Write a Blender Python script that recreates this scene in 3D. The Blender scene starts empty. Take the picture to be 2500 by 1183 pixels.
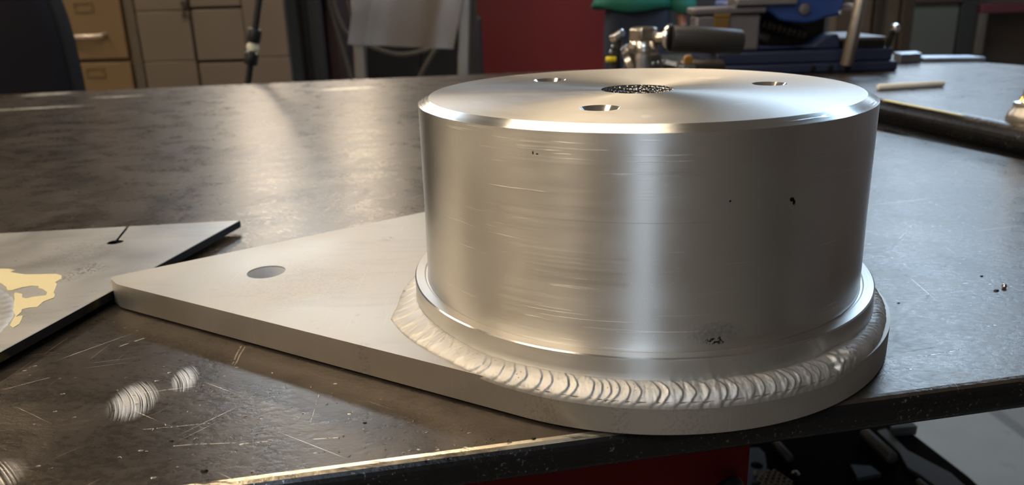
import bpy, bmesh, math, random
from mathutils import Vector, Matrix, noise

random.seed(7)
SC = bpy.context.scene
COL = SC.collection
PI = math.pi
TZ = 0.90            # table height: all plan coordinates below are relative to the table top


def R(d):
    return math.radians(d)


# ------------------------------------------------------------------ camera
cam_d = bpy.data.cameras.new('camera')
cam = bpy.data.objects.new('camera', cam_d)
COL.objects.link(cam)
FPX, PITCH, ROLL = 1900.0, 0.3132, -0.0298
cam_d.sensor_fit = 'HORIZONTAL'
cam_d.sensor_width = 36.0
cam_d.lens = 36.0 * FPX / 2500.0
cam_d.clip_start = 0.02
cam_d.clip_end = 60
cp, sp = math.cos(PITCH), math.sin(PITCH)
c_, s_ = math.cos(ROLL), math.sin(ROLL)
right, upv, fwd = Vector((1, 0, 0)), Vector((0, sp, cp)), Vector((0, cp, -sp))
rx = c_ * right + s_ * upv
ux = -s_ * right + c_ * upv
cam.matrix_world = Matrix(((rx.x, ux.x, -fwd.x, -0.0531), (rx.y, ux.y, -fwd.y, -0.3180),
                           (rx.z, ux.z, -fwd.z, 0.1372 + TZ), (0, 0, 0, 1)))
cam_d.dof.use_dof = True
cam_d.dof.focus_distance = 0.285
cam_d.dof.aperture_fstop = 16.0
SC.camera = cam

# ------------------------------------------------------------------ world / view
w = bpy.data.worlds.new('world')
SC.world = w
w.use_nodes = True
w.node_tree.nodes['Background'].inputs[0].default_value = (0.55, 0.65, 0.8, 1)
w.node_tree.nodes['Background'].inputs[1].default_value = 0.15
SC.view_settings.view_transform = 'Standard'
SC.view_settings.look = 'None'
SC.view_settings.gamma = 1
SC.view_settings.use_curve_mapping = False
SC.view_settings.exposure = 0.0
SC.cycles.use_denoising = True
SC.cycles.max_bounces = 8
SC.cycles.glossy_bounces = 5
SC.cycles.sample_clamp_indirect = 6.0

WARM = (1.0, 0.83, 0.61)
NEUT = (1.0, 0.93, 0.84)
COOL = (0.66, 0.82, 1.0)
BLUE = (0.50, 0.73, 1.0)
# x, y, z, size x, size y, colour, strength (fixtures that hang in the shop; z above the table top)
LIGHTS = [
    ('warm lamp hanging above the left end of the welding table', -0.95, -0.25, 1.75, 0.4, 0.9, WARM, 9),
    ('wide warm lamp hanging above the middle of the welding table', -0.20, 1.05, 1.75, 1.05, 0.45, WARM, 11),
    ('warm pendant above the filing cabinets, the left one of the pair', -1.52, 4.30, 1.28, 0.20, 0.20, WARM, 85),
    ('warm pendant above the filing cabinets, the right one of the pair', -0.98, 4.50, 1.28, 0.20, 0.20, WARM, 85),
    ('cool tube lamp at the back of the shop beyond the table', -1.60, 4.9, 2.45, 0.9, 0.35, COOL, 40),
    ('warm tube lamp on the left side of the shop, farthest from the camera', -2.4, 1.5, 2.0, 0.18, 1.3, WARM, 34),
    ('warm tube lamp on the left side of the shop, level with the table edge', -2.7, -0.65, 2.0, 0.18, 1.3, WARM, 40),
    ('warm tube lamp behind the camera on the left', -2.2, -2.2, 2.0, 0.18, 1.3, WARM, 34),
    ('added cool tube lamp right behind the camera, out of view', -0.22, -1.9, 2.0, 0.35, 1.2, COOL, 12),  # added for the drum's cool stripe and to light the hole walls
    ('cool tube lamp over the right hand bench', 2.0, 3.2, 1.75, 0.6, 1.6, BLUE, 16),
]
WINDOW_STRENGTH = 2.4
DOOR_STRENGTH = 2.2

# ================================================================== node helpers
class NT:
    def __init__(s, name):
        s.m = bpy.data.materials.new(name)
        s.m.use_nodes = True
        s.t = s.m.node_tree
        s.b = s.t.nodes['Principled BSDF']
        s.out = s.t.nodes['Material Output']

    def n(s, typ, **kw):
        nd = s.t.nodes.new(typ)
        for k, v in kw.items():
            setattr(nd, k, v)
        return nd

    def l(s, a, b):
        s.t.links.new(a, b)

    def val(s, sock, v):
        if hasattr(v, 'links') or isinstance(v, bpy.types.NodeSocket):
            s.l(v, sock)
        elif isinstance(v, (tuple, list)) and len(v) == 3 and sock.type == 'RGBA':
            sock.default_value = (*v, 1)
        else:
            sock.default_value = v

    def math(s, op, a, b=0.0, c=None, clamp=False):
        nd = s.n('ShaderNodeMath', operation=op, use_clamp=clamp)
        s.val(nd.inputs[0], a)
        s.val(nd.inputs[1], b)
        if c is not None:
            s.val(nd.inputs[2], c)
        return nd.outputs[0]

    def mix(s, f, a, b, blend='MIX'):
        nd = s.n('ShaderNodeMix', data_type='RGBA', blend_type=blend)
        s.val(nd.inputs[0], f)
        s.val(nd.inputs[6], a)
        s.val(nd.inputs[7], b)
        return nd.outputs[2]

    def ramp(s, v, lo, hi, a=0.0, b=1.0):
        nd = s.n('ShaderNodeMapRange', interpolation_type='SMOOTHSTEP')
        s.val(nd.inputs[0], v)
        for i, x in enumerate((lo, hi, a, b)):
            s.val(nd.inputs[i + 1], x)
        return nd.outputs[0]

    def obj(s):
        return s.n('ShaderNodeTexCoord').outputs['Object']

    def mapping(s, vec, scale=(1, 1, 1), rot=(0, 0, 0), loc=(0, 0, 0)):
        nd = s.n('ShaderNodeMapping')
        s.l(vec, nd.inputs[0])
        nd.inputs[1].default_value = loc
        nd.inputs[2].default_value = rot
        nd.inputs[3].default_value = scale
        return nd.outputs[0]

    def noise(s, vec, scale, detail=2.0, rough=0.5, dist=0.0):
        nd = s.n('ShaderNodeTexNoise')
        s.l(vec, nd.inputs['Vector'])
        nd.inputs['Scale'].default_value = scale
        nd.inputs['Detail'].default_value = detail
        nd.inputs['Roughness'].default_value = rough
        nd.inputs['Distortion'].default_value = dist
        return nd.outputs[0]

    def voronoi(s, vec, scale, feature='F1'):
        nd = s.n('ShaderNodeTexVoronoi', feature=feature)
        s.l(vec, nd.inputs['Vector'])
        nd.inputs['Scale'].default_value = scale
        return nd.outputs['Distance']

    def sep(s, vec):
        nd = s.n('ShaderNodeSeparateXYZ')
        s.l(vec, nd.inputs[0])
        return nd.outputs

    def comb(s, x, y, z):
        nd = s.n('ShaderNodeCombineXYZ')
        for i, v in enumerate((x, y, z)):
            s.val(nd.inputs[i], v)
        return nd.outputs[0]

    def bump(s, h, strength, dist, prev=None):
        nd = s.n('ShaderNodeBump')
        s.val(nd.inputs['Strength'], strength)
        nd.inputs['Distance'].default_value = dist
        s.l(h, nd.inputs['Height'])
        if prev is not None:
            s.l(prev, nd.inputs['Normal'])
        return nd.outputs[0]

    def set(s, **kw):
        names = dict(color='Base Color', metal='Metallic', rough='Roughness', normal='Normal',
                     aniso='Anisotropic', rot='Anisotropic Rotation', tangent='Tangent',
                     spec='Specular IOR Level', trans='Transmission Weight', coat='Coat Weight',
                     coat_rough='Coat Roughness', alpha='Alpha', ior='IOR', sheen='Sheen Weight')
        for k, v in kw.items():
            s.val(s.b.inputs[names[k]], v)
        return s


def plain(name, color, rough=0.5, metal=0.0, var=0.12, scale=30.0, bump=0.0, spec=0.5, coords=None):
    """colour with a little mottling and relief"""
    m = NT(name)
    v = m.obj()
    f = m.noise(v, scale, 4, 0.6)
    dark = tuple(c * (1 - var) for c in color)
    lite = tuple(min(1, c * (1 + var)) for c in color)
    m.set(color=m.mix(f, dark, lite), metal=metal, spec=spec,
          rough=m.ramp(f, 0.2, 0.8, max(0.02, rough - 0.06), min(1, rough + 0.06)))
    if bump:
        m.set(normal=m.bump(m.noise(v, scale * 6, 3), bump, 0.002))
    return m.m


def emitter(name, color, strength):
    m = NT(name)
    m.b.inputs['Base Color'].default_value = (0.8, 0.8, 0.8, 1)
    m.b.inputs['Emission Color'].default_value = (*color, 1)
    m.b.inputs['Emission Strength'].default_value = strength
    return m.m


# ------------------------------------------------------------------ hero materials
def mat_drum(name='turned_aluminium', marks=True):
    m = NT(name)
    v = m.obj()
    x, y, z = m.sep(v)
    th = m.math('ARCTAN2', y, x)
    r = m.math('SQRT', m.math('ADD', m.math('MULTIPLY', x, x), m.math('MULTIPLY', y, y)))
    cyl = m.comb(m.math('MULTIPLY', th, 0.089), z, r)          # metres along / up / out
    # turning lines: vary fast in z and r, slow along the circumference
    fine = m.noise(m.mapping(cyl, (22, 5200, 3600)), 1.0, 3, 0.65)
    lines = m.noise(m.mapping(cyl, (10, 900, 900), loc=(3, 1, 2)), 1.0, 4, 0.7)
    cloud = m.noise(m.mapping(cyl, (18, 34, 20)), 1.0, 4, 0.6)
    tint = m.mix(cloud, (0.70, 0.685, 0.655), (0.82, 0.805, 0.78))
    rough = m.math('ADD', m.ramp(cloud, 0.3, 0.75, 0.33, 0.41), m.ramp(lines, 0.35, 0.7, -0.02, 0.03))
    # scratches on the skin, slightly slanted
    sc = m.noise(m.mapping(cyl, (26, 1500, 40), rot=(0, 0, R(4)), loc=(1, 5, 0)), 1.0, 2, 0.5)
    area = m.noise(m.mapping(cyl, (26, 30, 10), loc=(4, 4, 0)), 1.0, 1)
    scr = m.math('MULTIPLY', m.ramp(sc, 0.665, 0.71), m.ramp(area, 0.50, 0.62))
    sc2 = m.noise(m.mapping(cyl, (30, 1300, 40), rot=(0, 0, R(-9)), loc=(7, 2, 0)), 1.0, 2, 0.5)
    area2 = m.noise(m.mapping(cyl, (30, 40, 10), loc=(9, 1, 0)), 1.0, 1)
    scr = m.math('MAXIMUM', scr, m.math('MULTIPLY', m.ramp(sc2, 0.67, 0.71), m.ramp(area2, 0.53, 0.63)))
    tint = m.mix(m.math('MULTIPLY', scr, 0.75), tint, (0.93, 0.92, 0.90))
    if marks:
        def blob(a, zz, sa, sz):
            da = m.math('DIVIDE', m.math('SUBTRACT', th, R(a)), R(sa))
            dz = m.math('DIVIDE', m.math('SUBTRACT', z, zz), sz)
            d = m.math('ADD', m.math('MULTIPLY', da, da), m.math('MULTIPLY', dz, dz))
            return m.math('SUBTRACT', 1.0, d, clamp=True)
        grit = m.noise(m.mapping(cyl, (1, 1, 1)), 900, 3, 0.6)
        def dirt(a, zz, sa, sz, lo, hi):
            return m.ramp(m.math('MULTIPLY', blob(a, zz, sa, sz), grit), lo, hi)
        dark = dirt(-66.6, 0.0722, 0.9, 0.0011, 0.22, 0.36)
        dark = m.math('MAXIMUM', dark, dirt(-66.0, 0.0711, 0.6, 0.0013, 0.2, 0.33))
        dark = m.math('MAXIMUM', dark, dirt(-82.5, 0.0275, 4.6, 0.0024, 0.36, 0.50))
        dark = m.math('MAXIMUM', dark, m.math('MULTIPLY', dirt(-82.5, 0.0300, 8.5, 0.006, 0.15, 0.6), 0.3))
        dark = m.math('MAXIMUM', dark, dirt(-80.9, 0.0739, 0.35, 0.0005, 0.2, 0.35))
        dark = m.math('MAXIMUM', dark, dirt(-120.9, 0.0884, 0.25, 0.0009, 0.2, 0.4))
        dark = m.math('MAXIMUM', dark, dirt(-119.9, 0.0881, 0.5, 0.0004, 0.2, 0.4))
        seam = m.math('MULTIPLY', blob(-106, 0.0676, 24, 0.00022), 0.55)
        dark = m.math('MAXIMUM', dark, m.math('MULTIPLY', seam, m.ramp(lines, 0.3, 0.6)))
        dark = m.math('MAXIMUM', dark, m.math('MULTIPLY', blob(-91, 0.0835, 10, 0.0011), m.ramp(lines, 0.45, 0.7, 0, .4)))
        # bright nicks: a cluster low in the middle, tool marks top left, scuffs at the left edge
        vo = m.voronoi(m.mapping(cyl, (1, 1.5, 1)), 900)
        nick = m.math('MULTIPLY', m.ramp(vo, 0.20, 0.12), m.ramp(m.noise(cyl, 420, 1), 0.53, 0.58))
        where = m.math('ADD', m.ramp(blob(-100, 0.043, 20, 0.020), 0.0, 0.6), m.ramp(blob(-157, 0.078, 8, 0.03), 0, 0.6), clamp=True)
        nick = m.math('MULTIPLY', nick, where)
        tool = m.math('MULTIPLY', m.ramp(blob(-119.5, 0.0905, 6, 0.0032), 0.05, 0.4),
                      m.ramp(m.noise(m.mapping(cyl, (30, 2600, 1)), 1.0, 1), 0.57, 0.63))
        lite = m.math('MAXIMUM', nick, tool)
        tint = m.mix(m.math('MULTIPLY', lite, 0.9), tint, (0.97, 0.96, 0.93))
        tint = m.mix(dark, tint, (0.035, 0.03, 0.028))
        rough = m.math('ADD', rough, m.math('MULTIPLY', dark, 0.3))
    nz = m.sep(m.n('ShaderNodeNewGeometry').outputs['True Normal'])[2]
    cham = m.math('MULTIPLY', m.ramp(nz, 0.5, 0.7), m.ramp(nz, 0.985, 0.95))
    face = m.ramp(nz, 0.97, 0.99)
    rough = m.math('SUBTRACT', rough, m.math('MULTIPLY', cham, 0.14))
    rough = m.math('ADD', rough, m.math('MULTIPLY', face, 0.05))
    an = m.math('SUBTRACT', 0.86, m.math('MULTIPLY', face, 0.14))
    tint = m.mix(face, tint, m.mix(1.0, tint, (.88, .84, .79), 'MULTIPLY'))  # top face toned warmer and darker to offset the cool lamp's glare
    m.set(color=tint, metal=1.0, rough=rough, aniso=an, rot=0.25)
    tg = m.n('ShaderNodeTangent', direction_type='RADIAL', axis='Z')
    m.set(tangent=tg.outputs[0])
    nb = m.bump(fine, 0.16, 0.00012)
    nb = m.bump(lines, m.math('ADD', 0.06, m.math('MULTIPLY', face, 0.12)), 0.0002, nb)
    nb = m.bump(scr, 0.45, 0.0001, nb)
    m.set(normal=nb)
    return m.m


def mat_plate(name, base, lo, hi, rough=0.40, stain=(0.25, 0.24, 0.23), stain_amt=0.25, side_shade=None, spots=()):
    m = NT(name)
    v = m.obj()
    cl = m.noise(v, 16, 5, 0.62)
    big = m.noise(v, 5.5, 3, 0.55, 0.6)
    brush = m.noise(m.mapping(v, (60, 700, 900), rot=(0, 0, R(-20))), 1.0, 3, 0.6)
    fine = m.noise(v, 1500, 2, 0.6)
    tint = m.mix(cl, lo, hi)
    tint = m.mix(m.ramp(big, 0.5, 0.72, 0, 0.5), tint, base)
    # mottles and specks of dirt
    sp_ = m.math('MULTIPLY', m.ramp(m.noise(v, 260, 3, 0.7), 0.60, 0.72), m.ramp(m.noise(v, 38, 3, .6), 0.5, 0.66))
    tint = m.mix(m.math('MULTIPLY', sp_, stain_amt), tint, stain)
    scr = m.ramp(m.noise(m.mapping(v, (900, 22, 20), rot=(0, 0, R(38))), 1.0, 2, .5), 0.69, 0.73)
    tint = m.mix(m.math('MULTIPLY', scr, 0.12), tint, (0.85, 0.83, 0.80))
    px, py, _ = m.sep(v)
    for cx, cy, rad_, amt in spots:                     # blotches of grime that stay with the metal
        dx, dy = m.math('SUBTRACT', px, cx), m.math('SUBTRACT', py, cy)
        d = m.math('SQRT', m.math('ADD', m.math('MULTIPLY', dx, dx), m.math('MULTIPLY', dy, dy)))
        f = m.math('MULTIPLY', m.ramp(d, rad_, rad_ * .3), m.ramp(m.noise(v, 900, 2, .6), .50, .60))
        tint = m.mix(m.math('MULTIPLY', f, amt), tint, (0.07, 0.065, 0.065))
    wave = m.ramp(m.noise(m.mapping(v, (14, 60, 20), rot=(0, 0, R(-25)), loc=(3, 3, 0)), 1.0, 5, .65, .8), .48, .68)
    tint = m.mix(m.math('MULTIPLY', wave, .13), tint, stain)
    if side_shade is not None:                                 # plate sides painted dark, in place of their shade
        nz = m.sep(m.n('ShaderNodeNewGeometry').outputs['True Normal'])[2]
        tint = m.mix(m.ramp(nz, .6, .3), tint, m.mix(m.ramp(m.noise(v, 40, 2), .6, .66), side_shade, (.12, .11, .05)))
    m.set(color=tint, metal=1.0, rough=m.math('ADD', m.ramp(cl, 0.3, 0.7, rough - 0.05, rough + 0.06),
                                              m.ramp(big, .3, .7, -0.04, 0.05)))
    nb = m.bump(brush, 0.18, 0.0002)
    nb = m.bump(fine, 0.22, 0.00012, nb)
    m.set(normal=nb)
    return m.m


def mat_weld():
    m = NT('weld_aluminium')
    v = m.obj()
    f = m.noise(v, 900, 4, 0.65)
    b = m.noise(v, 90, 3, 0.6)
    pits = m.math('MULTIPLY', m.ramp(m.noise(v, 1600, 1), 0.67, 0.72), m.ramp(b, 0.5, 0.62))
    tint = m.mix(b, (0.52, 0.495, 0.46), (0.70, 0.67, 0.63))
    tint = m.mix(m.math('MULTIPLY', pits, 0.8), tint, (0.12, 0.1, 0.09))
    m.set(color=tint, metal=1.0, rough=m.ramp(b, .3, .7, 0.50, 0.62))
    m.set(normal=m.bump(f, 0.35, 0.0002))
    return m.m


SEGS = [((-.180, -.0865), (-.157, -.084), .0003), ((-.166, -.0975), (-.144, -.0962), .0003), ((-.143, -.0970), (-.131, -.0960), .00035),
        ((-.120, -.0960), (-.111, -.0955), .00035), ((-.123, -.085), (-.125, -.065), .0003), ((-.219, -.020), (-.211, -.011), .0004), ((-.247, -.056), (-.233, -.046), .0004),
        ((-.165, -.040), (-.167, -.022), .0004), ((-.1638, -.041), (-.1652, -.023), .0004), ((-.192, -.061), (-.172, -.057), .0003),
        ((.100, -.051), (.121, -.045), .0004)]
CHALK = [(-.71, .775, .085, .014), (-.79, .95, .05, .03), (-.645, .885, .05, .012), (-.30, .90, .06, .012)]


def mat_table(name, cool=False, wear_and_glint=True):
    m = NT(name)
    v = m.obj()
    x, y, z = m.sep(v)
    big = m.noise(v, 7, 5, 0.62, 0.4)
    mid = m.noise(m.mapping(v, (30, 36, 30), rot=(0, 0, R(12))), 1.0, 5, 0.65, 0.8)
    fine = m.noise(m.mapping(v, (260, 420, 300), rot=(0, 0, R(20))), 1.0, 4, 0.7)
    tint = m.mix(m.ramp(mid, 0.3, 0.7), (0.078, 0.060, 0.045), (0.118, 0.093, 0.071))
    tint = m.mix(m.ramp(big, 0.38, 0.70, 0, 0.55), tint, (0.165, 0.136, 0.110))
    # black heat scale in streaks; streaks darkened further over the far left
    scale_ = m.math('MULTIPLY', m.ramp(m.noise(m.mapping(v, (11, 15, 9), rot=(0, 0, R(10)), loc=(2, 1, 0)), 1.0, 5, 0.68, 1.0), 0.50, 0.66), m.math('ADD', .30, m.math('MULTIPLY', m.ramp(y, .05, .22), m.ramp(x, .0, -.2, 0, .45))))
    tint = m.mix(scale_, tint, (0.028, 0.022, 0.019))
    scr = None
    for k, (ang, sx, sy, lo, sh) in enumerate(((14, 10, 1500, .695, 0), (52, 8, 1200, .71, 3), (-33, 12, 1300, .71, 7), (85, 9, 1500, .72, 11))):
        a = m.ramp(m.noise(m.mapping(m.mapping(v, rot=(0, 0, R(-ang))), (sx, sy, 1), loc=(sh, sh * 2, 0)), 1.0, 1.5, 0.5), lo, lo + 0.03)
        a = m.math('MULTIPLY', a, m.ramp(m.noise(m.mapping(v, loc=(sh, 1, 2)), 22, 2), 0.50, 0.60))
        scr = a if scr is None else m.math('MAXIMUM', scr, a)
    # little dings and weld spatter pits
    ding = m.math('MULTIPLY', m.ramp(m.voronoi(m.mapping(v, (1, 1.6, 1), rot=(0, 0, R(35))), 150), 0.15, 0.08),
                  m.ramp(m.noise(v, 60, 1), 0.55, 0.6))
    if wear_and_glint:                                       # the long gouges one can pick out by eye
        wob = m.math('MULTIPLY', m.math('SUBTRACT', m.noise(v, 60, 2), .5), .0016)
        brk = m.ramp(m.noise(v, 420, 2, .6), .40, .52)
        for (ax, ay), (bx, by), wd in SEGS:
            an = math.atan2(by - ay, bx - ax)
            L = math.hypot(bx - ax, by - ay)
            q = m.sep(m.mapping(m.mapping(v, loc=(-(ax + bx) / 2, -(ay + by) / 2, 0)), rot=(0, 0, -an)))
            f = m.math('MULTIPLY', m.ramp(m.math('ABSOLUTE', m.math('ADD', q[1], wob)), wd, wd * .3), m.ramp(m.math('ABSOLUTE', q[0]), L / 2, L * .42))
            scr = m.math('MAXIMUM', scr, m.math('MULTIPLY', f, brk))
    worn_or_glint = m.math('MAXIMUM', m.math('MULTIPLY', scr, 0.8), m.math('MULTIPLY', ding, 0.65))
    metal_tint = (0.62, 0.56, 0.49)
    tint = m.mix(worn_or_glint, tint, metal_tint)
    if wear_and_glint:                                       # chalky smears by the far edge
        for cx, cy, ax, ay in CHALK:
            q = m.sep(m.mapping(m.mapping(v, loc=(-cx, -cy, 0)), rot=(0, 0, R(-10))))
            u, t = m.math('DIVIDE', q[0], ax), m.math('DIVIDE', q[1], ay)
            d = m.math('ADD', m.math('MULTIPLY', u, u), m.math('MULTIPLY', t, t))
            f = m.math('MULTIPLY', m.ramp(d, 1.0, 0.2), m.ramp(m.noise(v, 60, 4, .65), .30, .52))
            tint = m.mix(f, tint, (.80, .75, .66))
    hgt = m.math('SUBTRACT', fine, m.math('MULTIPLY', worn_or_glint, 0.8))
    rough = m.math('ADD', m.ramp(mid, 0.3, 0.7, 0.25, 0.33), m.ramp(fine, .3, .7, -0.03, 0.05))
    if wear_and_glint:
        # ground patches with arcs of a disc grinder
        def patch(cx, cy, ax, ay, rot, ox, oy, freq):
            q = m.sep(m.mapping(m.mapping(v, loc=(-cx, -cy, 0)), rot=(0, 0, -rot)))
            u = m.math('DIVIDE', q[0], ax)
            t = m.math('DIVIDE', q[1], ay)
            d = m.math('ADD', m.math('MULTIPLY', u, u), m.math('MULTIPLY', t, t))
            du = m.math('SUBTRACT', x, ox)
            dv = m.math('SUBTRACT', y, oy)
            rr = m.math('SQRT', m.math('ADD', m.math('MULTIPLY', du, du), m.math('MULTIPLY', dv, dv)))
            arcs = m.noise(m.comb(m.math('MULTIPLY', rr, freq), m.math('MULTIPLY', m.math('ARCTAN2', dv, du), 1.3), 0.0), 1.0, 2, 0.5)
            return m.math('MULTIPLY', m.ramp(d, 1.15, 0.0), m.ramp(arcs, 0.36, 0.60)), arcs
        p1, a1 = patch(-0.1915, -0.0665, 0.0090, 0.0160, R(16), -0.2345, -0.0920, 1500)
        p2, a2 = patch(-0.1790, -0.0505, 0.0052, 0.0115, R(16), -0.2177, -0.0735, 1500)
        p3, a3 = patch(-0.222, -0.118, 0.020, 0.014, R(35), -0.30, -0.20, 900)
        pt = m.math('MAXIMUM', m.math('MAXIMUM', p1, p2), p3)
        tint = m.mix(pt, tint, (0.66, 0.63, 0.60))
        worn_or_glint = m.math('MAXIMUM', worn_or_glint, pt)
        rough = m.math('ADD', rough, m.math('MULTIPLY', pt, 0.10))
        hgt = m.math('SUBTRACT', hgt, m.math('MULTIPLY', pt, 0.6))
    geo = m.n('ShaderNodeNewGeometry')
    nz = m.sep(geo.outputs['True Normal'])[2]
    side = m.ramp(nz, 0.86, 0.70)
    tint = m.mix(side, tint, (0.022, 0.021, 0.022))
    nick = m.math('MULTIPLY', m.math('MULTIPLY', m.ramp(m.noise(v, 700, 3, .7), 0.6, 0.68), side), m.ramp(m.noise(v, 40, 2), .45, .6))
    tint = m.mix(m.math('MULTIPLY', nick, .5), tint, (0.4, 0.38, 0.35))
    if wear_and_glint:
        rim = m.math('MULTIPLY', m.ramp(nz, 0.9999, 0.985), m.ramp(nz, 0.80, 0.90))  # edge wear plus the overhead lamp's warm highlight, painted on the left half
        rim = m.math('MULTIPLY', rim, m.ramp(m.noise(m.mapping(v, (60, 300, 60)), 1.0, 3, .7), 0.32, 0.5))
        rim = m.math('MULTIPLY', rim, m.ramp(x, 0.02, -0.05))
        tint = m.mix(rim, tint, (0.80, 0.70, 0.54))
        worn_or_glint = m.math('MAXIMUM', worn_or_glint, rim)
    m.set(color=tint, metal=m.math('ADD', 0.75, m.math('MULTIPLY', worn_or_glint, 0.25)), rough=rough)
    nb = m.bump(hgt, 0.30, 0.0006)
    m.set(normal=nb)
    return m.m


# ================================================================== geometry helpers
class B:
    """collects geometry in plan coordinates (z from the table top) and links it as ONE mesh"""
    def __init__(s):
        s.v, s.f = [], []

    def add(s, vs, fs, M=None):
        o = len(s.v)
        s.v += [tuple(M @ Vector(p)) if M else tuple(p) for p in vs]
        s.f += [tuple(o + i for i in f) for f in fs]
        return s

    def box(s, x0, x1, y0, y1, z0, z1, M=None):
        vs = [(x, y, z) for z in (z0, z1) for y in (y0, y1) for x in (x0, x1)]
        return s.add(vs, [(0, 2, 3, 1), (4, 5, 7, 6), (0, 1, 5, 4), (2, 6, 7, 3), (0, 4, 6, 2), (1, 3, 7, 5)], M)

    def lathe(s, prof, n=48, M=None, cap0=True, cap1=True):
        vs, fs = [], []
        k = len(prof)
        for i in range(n):
            a = 2 * PI * i / n
            for r, z in prof:
                vs.append((r * math.cos(a), r * math.sin(a), z))
        for i in range(n):
            j = (i + 1) % n
            for q in range(k - 1):
                fs.append((i * k + q, j * k + q, j * k + q + 1, i * k + q + 1))
        if cap0:
            fs.append(tuple(i * k for i in reversed(range(n))))
        if cap1:
            fs.append(tuple(i * k + k - 1 for i in range(n)))
        return s.add(vs, fs, M)

    def rod(s, p0, p1, r, n=16, r1=None, bevel=0.0):
        p0, p1 = Vector(p0), Vector(p1)
        d = p1 - p0
        L = d.length
        q = Vector((0, 0, 1)).rotation_difference(d.normalized())
        M = Matrix.Translation(p0) @ q.to_matrix().to_4x4()
        r1 = r if r1 is None else r1
        if bevel:
            prof = [(r - bevel, 0), (r - bevel * .3, bevel * .3), (r, bevel), (r1, L - bevel), (r1 - bevel * .3, L - bevel * .3), (r1 - bevel, L)]
        else:
            prof = [(r, 0), (r1, L)]
        return s.lathe(prof, n, M)

    def tube(s, pts, r, n=10):
        pts = [Vector(p) for p in pts]
        vs, fs = [], []
        prev = None
        for i, p in enumerate(pts):
            t = (pts[min(i + 1, len(pts) - 1)] - pts[max(i - 1, 0)]).normalized()
            if prev is None:
                a = t.orthogonal().normalized()
            else:
                a = (prev - t * prev.dot(t)).normalized()
            prev = a
            b = t.cross(a)
            for k in range(n):
                an = 2 * PI * k / n
                vs.append(p + r * (a * math.cos(an) + b * math.sin(an)))
        for i in range(len(pts) - 1):
            for k in range(n):
                j = (k + 1) % n
                fs.append((i * n + k, i * n + j, (i + 1) * n + j, (i + 1) * n + k))
        fs.append(tuple(reversed(range(n))))
        fs.append(tuple((len(pts) - 1) * n + k for k in range(n)))
        return s.add(vs, fs)

    def prism(s, poly, z0, z1, holes=(), M=None):
        """polygon with holes pulled up from z0 to z1"""
        bm = bmesh.new()
        loops = []
        for L in [poly] + list(holes):
            vs = [bm.verts.new((x, y, z1)) for x, y in L]
            es = [bm.edges.new((vs[i], vs[(i + 1) % len(vs)])) for i in range(len(vs))]
            loops.append((vs, es))
        if holes:
            bmesh.ops.triangle_fill(bm, use_beauty=True, use_dissolve=False, edges=[e for l in loops for e in l[1]])
            for f in bm.faces:
                f.normal_update()
                if f.normal.z < 0:
                    f.normal_flip()
        else:
            f = bm.faces.new(loops[0][0])
            f.normal_update()
            if f.normal.z < 0:
                f.normal_flip()
        bm.verts.index_update()
        n = len(bm.verts)
        vs = [tuple(v.co) for v in bm.verts]
        top = [tuple(v.index for v in f.verts) for f in bm.faces]
        fs = list(top) + [tuple(reversed([i + n for i in f])) for f in top]
        vs += [(x, y, z0) for x, y, z in vs]
        for (lv, _), L in zip(loops, [poly] + list(holes)):
            idx = [v.index for v in lv]
            area = sum(L[i][0] * L[(i + 1) % len(L)][1] - L[(i + 1) % len(L)][0] * L[i][1] for i in range(len(L)))
            outer = (L is poly)
            flip = (area > 0) != outer
            for i in range(len(idx)):
                a, b = idx[i], idx[(i + 1) % len(idx)]
                q = (a, a + n, b + n, b)
                fs.append(tuple(reversed(q)) if flip else q)
        bm.free()
        return s.add(vs, fs, M)

    def build(s, name, mat, parent=None, loc=(0, 0, 0), smooth=35, bevel=0.0, seg=2, **props):
        L = Vector(loc)
        base = L.copy()
        if parent is not None:
            base = Vector(parent['_base'])
        me = bpy.data.meshes.new(name)
        me.from_pydata([(x - base.x, y - base.y, z - base.z) for x, y, z in s.v], [], s.f)
        me.validate()
        me.update()
        bm = bmesh.new()
        bm.from_mesh(me)
        bmesh.ops.recalc_face_normals(bm, faces=bm.faces)
        bm.to_mesh(me)
        bm.free()
        if smooth:
            me.polygons.foreach_set('use_smooth', [True] * len(me.polygons))
            me.set_sharp_from_angle(angle=R(smooth))
        me.materials.append(mat)
        o = bpy.data.objects.new(name, me)
        COL.objects.link(o)
        if parent is not None:
            o.parent = parent
        else:
            o.location = (base.x, base.y, base.z + TZ)
        o['_base'] = tuple(base)
        if bevel:
            md = o.modifiers.new('bevel', 'BEVEL')
            md.width = bevel
            md.segments = seg
            md.limit_method = 'ANGLE'
            md.angle_limit = R(40)
        for k, v in props.items():
            o[k] = v
        return o


def thing(name, label, cat, loc=(0, 0, 0), group=None):
    o = bpy.data.objects.new(name, None)
    COL.objects.link(o)
    o.empty_display_size = 0.05
    o.location = (loc[0], loc[1], loc[2] + TZ)
    o['_base'] = tuple(loc)
    o['label'] = label
    o['category'] = cat
    if group:
        o['group'] = group
    return o


def tag(o, label, cat, group=None):
    o['label'] = label
    o['category'] = cat
    if group:
        o['group'] = group
    return o


def circle(cx, cy, r, n=40):
    return [(cx + r * math.cos(2 * PI * i / n), cy + r * math.sin(2 * PI * i / n)) for i in range(n)]


def lerp(t, tab):
    for (a, va), (b, vb) in zip(tab, tab[1:]):
        if t <= b:
            k = (t - a) / (b - a) if b > a else 0
            k = max(0, min(1, k))
            return va + (vb - va) * k
    return tab[-1][1]


def shape_poly(cx, cy, z0, z1, n=24):
    return [(cx, cy)]


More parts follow.
